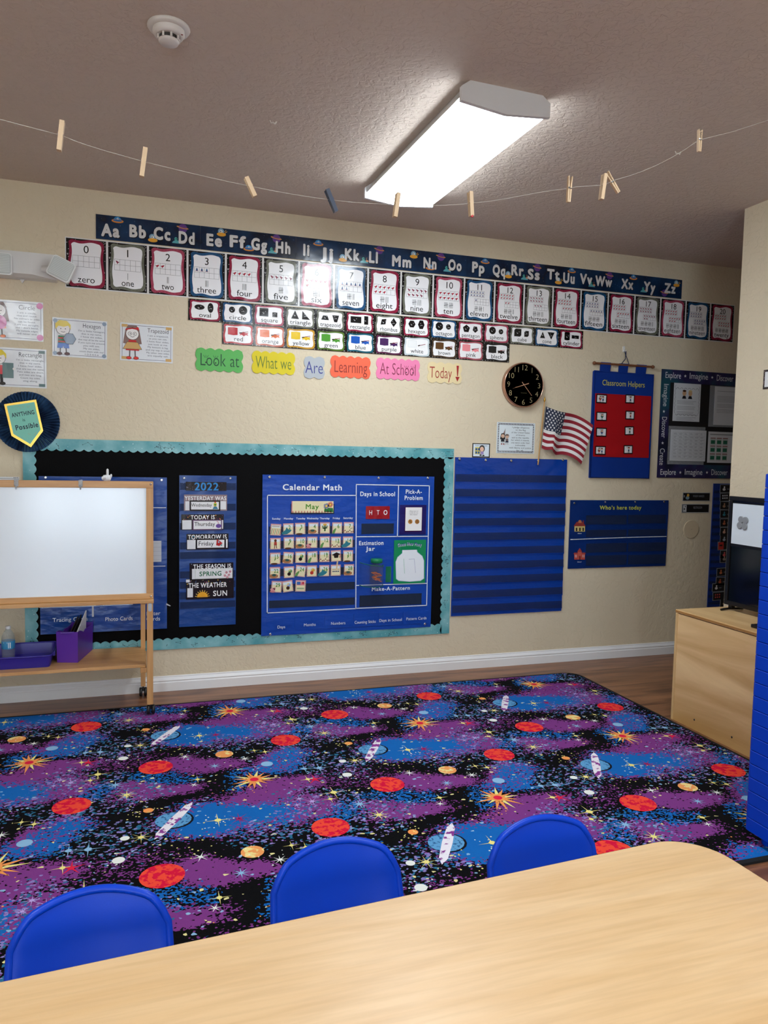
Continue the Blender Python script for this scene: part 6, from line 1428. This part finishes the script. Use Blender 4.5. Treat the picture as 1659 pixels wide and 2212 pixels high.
def shelf_things():
    SZ = .3055; pu = M('#5B2A9E', .35, 'plastic'); bl = M('#2A1F8C', .35, 'plastic')
    # book bin: open box, sides cut down
    A, B, Cc, D = Vector((-.437, 4.575)), Vector((-.325, 4.545)), Vector((-.262, 4.83)), Vector((-.375, 4.855))
    e = empty('book_bin', (-.35, 4.70, SZ), 'purple plastic book bin with a cut-down side on the easel shelf', 'bin')
    H = .178; t = .0035; p = PM(); n = (B-A).normalized(); s = (Cc-B).normalized(); fl = .006
    base = [A, B, Cc, D]; cen = (A+B+Cc+D)/4
    top = [q+(q-cen).normalized()*fl for q in base]
    hs = {0: [H]*9, 1: [H, H, H*.94, H*.86, H*.92, H*.90, H*.90, H*.92, H], 2: [H*.95]*9, 3: [H, H*.92, H*.90, H*.90, H*.92, H*.86, H*.94, H, H]}
    names = ['front_panel', 'side_panel', 'back_panel', 'side_panel']
    for i in range(4):
        j = (i+1) % 4; vs = []
        for k in range(9):
            u = k/8; b_ = base[i].lerp(base[j], u); tp = top[i].lerp(top[j], u); inn = (cen-b_).normalized()*t
            vs += [(b_.x, b_.y, SZ), (tp.x, tp.y, SZ+hs[i][k]), (b_.x+inn.x, b_.y+inn.y, SZ), (tp.x+inn.x, tp.y+inn.y, SZ+hs[i][k])]
        p = PM(); fs = []
        for k in range(8): a = 4*k; fs += [(a, a+4, a+5, a+1), (a+2, a+3, a+7, a+6), (a+1, a+5, a+7, a+3)]
        p.raw(vs, fs, pu); p.build(names[i], e)
    p = PM(); p.prism([(q.x, q.y) for q in base], SZ+.0005, SZ+.004, pu); p.build('bottom', e)
    p = PM(); L = A.lerp(B, .5); p.box(L.x-.035, L.y-.018, SZ+H-.006, L.x+.035, L.y-.002, SZ+H+.001, pu, .002); p.build('front_lip', e)
    for k, (off, c, hh, lab) in enumerate(((.030, '#2C211C', .215, 'thin dark brown book standing in the purple bin'), (.048, '#1C1A1E', .225, 'thin black book leaning in the purple bin'), (.064, '#7A2E28', .205, 'thin red-edged book in the purple bin'), (.078, '#D3D2D4', .250, 'white booklet leaning at the side of the purple bin'))):
        b0 = A+n*off+s*.02; p = PM(); th = .006; lean = .35
        v = [(b0, SZ+.006, 0), (b0+s*.23, SZ+.006, 0), (b0+s*.23, SZ+hh, 1), (b0+s*.04, SZ+hh*.62, 1)]
        vs = [(q.x+n.x*(lean*.03*w_+o_), q.y+n.y*(lean*.03*w_+o_), z) for o_ in (0, th) for q, z, w_ in v]
        p.raw(vs, [(0, 1, 2, 3), (7, 6, 5, 4), (0, 4, 5, 1), (1, 5, 6, 2), (2, 6, 7, 3), (3, 7, 4, 0)], paper(c)); o = p.build('book', label=lab, cat='book', group='books in the purple bin')
        p = PM(); vs = [(q.x+n.x*(lean*.03*w_+o_)-s.x*.0015, q.y+n.y*(lean*.03*w_+o_)-s.y*.0015, z) for o_ in (.001, th-.001) for q, z, w_ in (v[0], v[3])]
        p.raw(vs, [(0, 1, 3, 2)], paper('#CFC6B8')); p.build('page_edges', o)
    # tray
    e = empty('storage_tray', (-.70, 4.64, SZ), 'low blue-violet plastic tray on the easel shelf', 'tray')
    x0, x1, y0, y1, zt = -.98, -.468, 4.490, 4.800, SZ+.066; fl = .012; p = PM()
    o_ = rrect(x0, y0, x1, y1, .02, 4); r_ = rrect(x0-fl, y0-fl, x1+fl, y1+fl, .03, 4); i_ = rrect(x0-fl+.003, y0-fl+.003, x1+fl-.003, y1+fl-.003, .028, 4); b_ = rrect(x0+.003, y0+.003, x1-.003, y1-.003, .018, 4); n_ = len(o_)
    vs = [(*q, SZ) for q in o_]+[(*q, zt) for q in r_]+[(*q, zt) for q in i_]+[(*q, SZ+.004) for q in b_]
    p.raw(vs, [tuple(range(n_-1, -1, -1)), tuple(range(3*n_, 4*n_))]+[(k*n_+i, k*n_+(i+1) % n_, (k+1)*n_+(i+1) % n_, (k+1)*n_+i) for k in range(3) for i in range(n_)], bl, False); p.build('tub', e)
    p = PM(); p.tube([(*q, zt) for q in r_]+[(*r_[0], zt)], .0045, bl, 8); p.build('rim', e)
    p = PM(); p.box(x1+fl-.004, 4.56, zt-.022, x1+fl+.010, 4.72, zt+.002, bl, .003); p.build('handle', e)
    # water bottle
    bx, by, bz = -.700, 4.66, SZ+.005
    e = empty('water_bottle', (bx, by, bz), 'clear plastic water bottle with blue label standing in the tray', 'bottle')
    pl = clear('bottle_plastic', .22, (.90, .94, .96, 1), .06); prof = [(.0, 0), (.030, 0), (.034, .006), (.035, .018), (.033, .026), (.035, .034), (.033, .042), (.035, .050), (.035, .128), (.033, .142), (.024, .164), (.013, .180), (.012, .186)]
    p = PM(); p.lathe(prof, pl, (bx, by, bz), 'z', 24); p.build('body', e)
    p = PM(); p.lathe([(.0352, .074), (.0356, .075), (.0356, .117), (.0352, .118)], M('#3E8FC0', .35), (bx, by, bz), 'z', 24); lb = p.build('label_wrap', e)
    p = PM(lambda u, d, v: (bx+.0360*math.sin(u/.036), by-.0360*math.cos(u/.036), v)); p.rect(.004, bz+.080, .018, bz+.112, 0, M('#E4E8EA', .4)); p.rect(-.022, bz+.108, .0, bz+.113, 0, M('#DCEBF2', .4)); p.build('label_print', lb)
    p = PM(); p.lathe([(.0135, .184), (.0142, .186), (.0142, .198), (.012, .201), (0, .2012)], M('#E9EBEC', .35), (bx, by, bz), 'z', 20); p.build('cap', e)
shelf_things()

# ------------------------------------------------------------------ cabinet, television, magnet board
def cabinet():
    X0, X1, Y0, Y1, H = 3.005, 3.455, 2.40, 3.605, .657
    pan = wood('birch_ply_panel', '#F2CF98', '#C99C60', 'y', .36, .55, False); top = wood('birch_ply_top', '#EBC68E', '#DAAF76', 'y', .36, .8); ed = M('#A9793F', .5); ed2 = M('#D9B47C', .45)
    e = empty('storage_cabinet', ((X0+X1)/2, (Y0+Y1)/2, 0), 'low birch plywood cabinet with a plain back under the television', 'cabinet')
    p = PM(); p.box(X0, Y0+.01, .0, X0+.012, Y1-.018, H-.024, pan); bp = p.build('back_panel', e)
    for y in (Y0, Y1-.018): p = PM(); p.box(X0-.003, y, .0, X1, y+.018, H-.020, ed2); p.build('side_panel', e)
    p = PM(); p.box(X0+.012, Y0+.018, .0, X1-.02, Y1-.018, .06, pan); p.build('plinth', e)
    for z in (.06, .35): p = PM(); p.box(X0+.012, Y0+.018, z, X1-.01, Y1-.018, z+.018, pan); p.build('shelf', e)
    p = PM(); p.box(X0-.004, Y0-.002, H-.0195, X1, Y1+.002, H, top, .003); tp = p.build('top_panel', e)
    p = PM(); p.box(X0-.0055, Y0, H-.015, X0-.0038, Y1, H-.005, ed); p.build('ply_edge', tp)
    for px, py in ((1499.8, 1554.8), (1580.8, 1592.4)):
        y, z = WX(px, py, X0); p = PM(); p.lathe([(.006, .0), (.005, .0015), (0, .002)], M('#4A4A48', .35, '', .8), (X0, y, z), 'x', 10); p.build('screw', e)
cabinet()
def television():
    X = 3.285; Y0, Y1, Z0, Z1 = 2.42, 3.540, .690, 1.327; bk = M('#0C0C0E', .35); H = .657
    e = empty('television', (X+.02, (Y0+Y1)/2, H), 'black flat television standing on the birch cabinet', 'television')
    p = PM(); p.box(X+.012, Y0+.01, Z0+.01, X+.055, Y1-.01, Z1-.01, bk, .006); p.build('back_shell', e)
    b = .026
    for y0, y1, z0, z1 in ((Y0, Y1, Z1-b, Z1), (Y0, Y1, Z0, Z0+b), (Y0, Y0+b, Z0+b, Z1-b), (Y1-b, Y1, Z0+b, Z1-b)): p = PM(); p.box(X, y0, z0, X+.02, y1, z1, bk, .003); p.build('bezel', e)
    p = PM(); p.box(X+.006, Y0+b-.002, Z0+b-.002, X+.011, Y1-b+.002, Z1-b+.002, M('#050507', .12)); p.build('screen', e)
    for y in (Y1-.035, Y0+.035):
        p = PM(); n = 10; vs = []
        p.tube([(X-.05, y, H+.007), (X-.03, y, H+.009), (X+.02, y, H+.012), (X+.08, y, H+.009), (X+.11, y, H+.007)], [.006, .0068, .0068, .0068, .006], bk, 10)
        f = p.build('foot', e); p = PM(); p.box(X+.015, y-.014, H+.014, X+.04, y+.014, Z0+.012, bk, .002); p.build('foot_post', f)
    # white magnetic board across the upper half of the screen
    bx = X-.0005; y1, zt = WX(1586, 1087, X); zb = WX(1580, 1173, X)[1]; y0 = y1-.50
    e2 = empty('magnet_board', (bx, (y0+y1)/2, zb), 'white magnetic board with black rim covering the upper television screen', 'whiteboard')
    p = PM('right', bx-.0005); p.card(-y1-.004, zb-.018, -y0+.004, zt+.004, .0, .004, bk); p.build('rim', e2)
    p = PM('right', bx-.0005); p.card(-y1, zb, -y0, zt, .0042, .007, M('#DCE6EE', .3)); p.build('panel', e2)
    for k, (x, y) in enumerate(((570, 575), (655, 592), (543, 690), (637, 710))):
        yy, zz = WX(1540+x/9.2167, 1060+y/9.2167, bx-.008); p = PM(); p.lathe([(.019, .0), (.020, .001), (.020, .006), (.018, .008), (0, .0085)], M('#8E9296', .5), (bx-.0076, yy, zz), 'x', 20, False)
        p.build('round_magnet', label=f'grey round magnet at the {("upper left", "upper right", "lower left", "lower right")[k]} of the four on the white board', cat='magnet', group='grey magnets')
television()
e = empty('remote_control', (3.085, 3.02, .657), 'black remote control lying on the birch cabinet top', 'remote')
p = PM(); p.box(3.065, 2.93, .6575, 3.107, 3.105, .676, M('#0E0E10', .35), .005); p.build('body', e)
for k in range(5):
    for j in range(3): p = PM(); p.box(3.072+.011*j, 2.95+.026*k, .676, 3.079+.011*j, 2.958+.026*k, .678, M('#3A3C40', .4)); p.build('button', e)

# ------------------------------------------------------------------ stacked cots at the right edge
def cots():
    X0, Y1 = 2.312, 2.322; X1, Y0 = X0+1.02, Y1-.56; U = .0548; Z0 = .052; bl = M('#003AB8', .38, 'plastic', 0, .25); r = .035
    n = 26; ORD = 'lowest second third fourth fifth sixth seventh eighth ninth tenth eleventh twelfth thirteenth fourteenth fifteenth sixteenth seventeenth eighteenth nineteenth twentieth twenty-first twenty-second twenty-third twenty-fourth twenty-fifth twenty-sixth'.split()
    e = empty('stacking_cot', (X0+.5, (Y0+Y1)/2, 0), 'x', 'cot', 'stacked blue cots')
    oz = Z0
    for a, b in ((X0, X0+.05), (X1-.05, X1)):
        p = PM(); pts = rrect(a, Y0, b, Y1, .022, 5); m = len(pts); ins = rrect(a+.003, Y0+.003, b-.003, Y1-.003, .02, 5)
        vs = [(*q, oz+.0004) for q in ins]+[(*q, oz+.0026) for q in pts]+[(*q, oz+U-.0028) for q in pts]+[(*q, oz+U-.0006) for q in ins]
        p.raw(vs, [tuple(range(m-1, -1, -1)), tuple(range(3*m, 4*m))]+[(k*m+i, k*m+(i+1) % m, (k+1)*m+(i+1) % m, (k+1)*m+i) for k in range(3) for i in range(m)], bl); p.build('end_frame', e)
    for y in (Y0+.03, Y1-.03): p = PM(); p.tube([(X0+.04, y, oz+.03), (X1-.04, y, oz+.03)], .012, M('#C4C6C8', .3, '', .8), 10); p.build('side_rail', e)
    p = PM(); p.box(X0+.045, Y0+.03, oz+.030, X1-.045, Y1-.03, oz+.034, M('#2C5CB8', .8, 'cloth')); p.build('sleeping_sheet', e)
    for k in range(n):
        o = e if k == 0 else copy_tree(e)
        o.location.z = k*U
        o['label'] = f'blue plastic stacking cot, {ORD[k]} from the bottom of the tall stack'
        if k == 0: base = o
    o = base; o['label'] = 'lowest blue stacking cot of the tall stack, standing on its feet'
    for x in (X0+.06, X1-.06):
        for y in (Y0+.045, Y1-.075): p = PM(); p.lathe([(.026, .012), (.028, .016), (.030, Z0+.004)], bl, (x, y, 0), 'z', 16); p.build('foot', o)
cots()
# card on the right wall at the frame edge
y, zt = WX(1650.5, 801, RWX); zb = WX(1650.5, 841, RWX)[1]
p = PM('right'); p.card(-y, zb, -y+.17, zt+.004, .001, .0024, lam('#2A2226')); o = p.build('corner_card', label='black dotted card on the right wall at the frame edge', cat='card')
p = PM('right'); p.rect(-y+.012, zb+.012, -y+.158, zt-.008, .0028, lam('#E3E4E6')); p.build('panel', o)
p = PM('right'); r_ = random.Random(1)
for k in range(30): p.disc(-y+r_.choice((r_.uniform(.001, .010), r_.uniform(.160, .168))), r_.uniform(zb+.003, zt), .0016, .0028, lam(r_.choice(('#C9B0B0', '#D8C8A0', '#B88A8A'))), n=6)
p.build('dots', o)

# ------------------------------------------------------------------ clothesline with pegs
def clothesline():
    YL = 2.08; PX = [(135, 264, 128, 327), (314, 322, 306, 383), (531, 385, 550, 426), (705, 411, 725, 459), (859, 419, 852, 470), (1014, 416, 1017, 468), (1230, 382, 1226, 438), (1304, 378, 1297, 432), (1314, 370, 1340, 414), (1510, 282, 1508, 329)]
    mids = [W((a+c)/2, (b+d)/2, YL) for a, b, c, d in PX]
    P = [(-3.05, 2.90), (-1.6, 2.56), (-.7, 2.375)]+[(x, z+.004) for x, z in mids if True]+[(2.5, 2.86), (RWX, 3.03)]
    P = [q for k, q in enumerate(P) if k != 10]                       # the two crossed pegs share one point of the line
    # smooth the line a little
    pts = []
    for i in range(len(P)-1):
        p0, p1, p2, p3 = P[max(i-1, 0)], P[i], P[i+1], P[min(i+2, len(P)-1)]
        for k in range(6):
            t = k/6; f = lambda a, b, c, d: .5*(2*b+(c-a)*t+(2*a-5*b+4*c-d)*t*t+(3*b-a-3*c+d)*t**3); pts.append((p1[0]+(p2[0]-p1[0])*t, YL, f(p0[1], p1[1], p2[1], p3[1])))
    pts.append((P[-1][0], YL, P[-1][1]))
    p = PM(); p.tube(pts, .0006, M('#BDB8B0', .5), 5); p.build('clothesline', label='thin pale string stretched across the room below the ceiling', cat='string')
    lab = ['bare wooden clothespin, leftmost on the string', 'wooden clothespin with scribbles, second from the left', 'tilted wooden clothespin, third from the left', 'dark blue glitter clothespin on the string', 'wooden clothespin in front of the lit fixture', 'wooden clothespin with a red tip right of the fixture', 'wooden clothespin hanging alone between the fixture and the crossed pair', 'upright wooden clothespin of the crossed pair', 'slanted wooden clothespin of the crossed pair', 'wooden clothespin with dark writing, nearest the right wall']
    for k, (a, b, c, d) in enumerate(PX):
        (xt, zt), (xb, zb) = W(a, b, YL), W(c, d, YL); cx, cz = (xt+xb)/2, (zt+zb)/2; L = math.hypot(xt-xb, zt-zb); ang = math.atan2(xt-xb, zt-zb)
        wd = M('#CBB08E', .6) if k != 3 else M('#1E2C44', .35); y0 = YL-.004 if k != 8 else YL+.010
        e = empty('clothespin', (cx, y0, cz), lab[k], 'clothespin', 'clothespins on the string'); ca, sa = math.cos(ang), math.sin(ang)
        def fr(x, y, z): return (cx+x*ca+z*sa, y0+y, cz-x*sa+z*ca)
        for sg in (-1, 1):
            pr = [(.0006, -L/2), (.0052, -L/2), (.0062, -L*.1), (.0062, L*.2), (.0075, L/2), (.0052, L/2), (.0012, L*.05)]
            flat = k not in (6, 8, 9)
            if flat: pr = [(-.0055, -L/2), (.0055, -L/2), (.0055, L*.02), (.0062, L*.06), (.0055, L*.10), (.0055, L/2), (-.0055, L/2), (-.0055, L*.10), (-.0062, L*.06), (-.0055, L*.02)]
            vs = [fr(x if flat else sg*x, (sg*.0042+y*.8+sg*.0022*(z/L+.4) if flat else y), z) for y in (-.0048, .0048) for x, z in pr]; n = len(pr); p = PM()
            p.raw(vs, [tuple(range(n)), tuple(range(2*n-1, n-1, -1))]+[(i, n+i, n+(i+1) % n, (i+1) % n) for i in range(n)], wd); p.build('prong', e)
        p = PM(); p.tube([fr(-.0068, -.0055, .002), fr(.0068, -.0055, .002)], .0011, M('#8A8C8E', .3, '', .9), 6); p.tube([fr(-.0068, .0055, .002), fr(.0068, .0055, .002)], .0011, M('#8A8C8E', .3, '', .9), 6); p.tube([fr(-.004, -.006, .004), fr(.004, .006, .004)], .0022, M('#8A8C8E', .3, '', .9), 6); p.build('spring', e)
        if k == 5: p = PM(); p.tube([fr(0, -.005, -L/2+.002), fr(0, -.005, -L/2-.004)], .004, M('#C8343A', .5), 6); p.build('red_tip', e)
        if k in (1, 8, 9):
            p = PM()
            for j in range(7): z = -L*.05+j*L*.045+(.01 if k == 9 else 0); x = .0022*math.sin(j*2.3); p.raw([fr(x-.0018, -.0053, z), fr(x+.0018, -.0053, z), fr(x+.0018, -.0053, z+.0014), fr(x-.0018, -.0053, z+.0014)], [(0, 1, 2, 3)], M('#1A1614', .6))
            p.build('pen_marks', e)
clothesline()
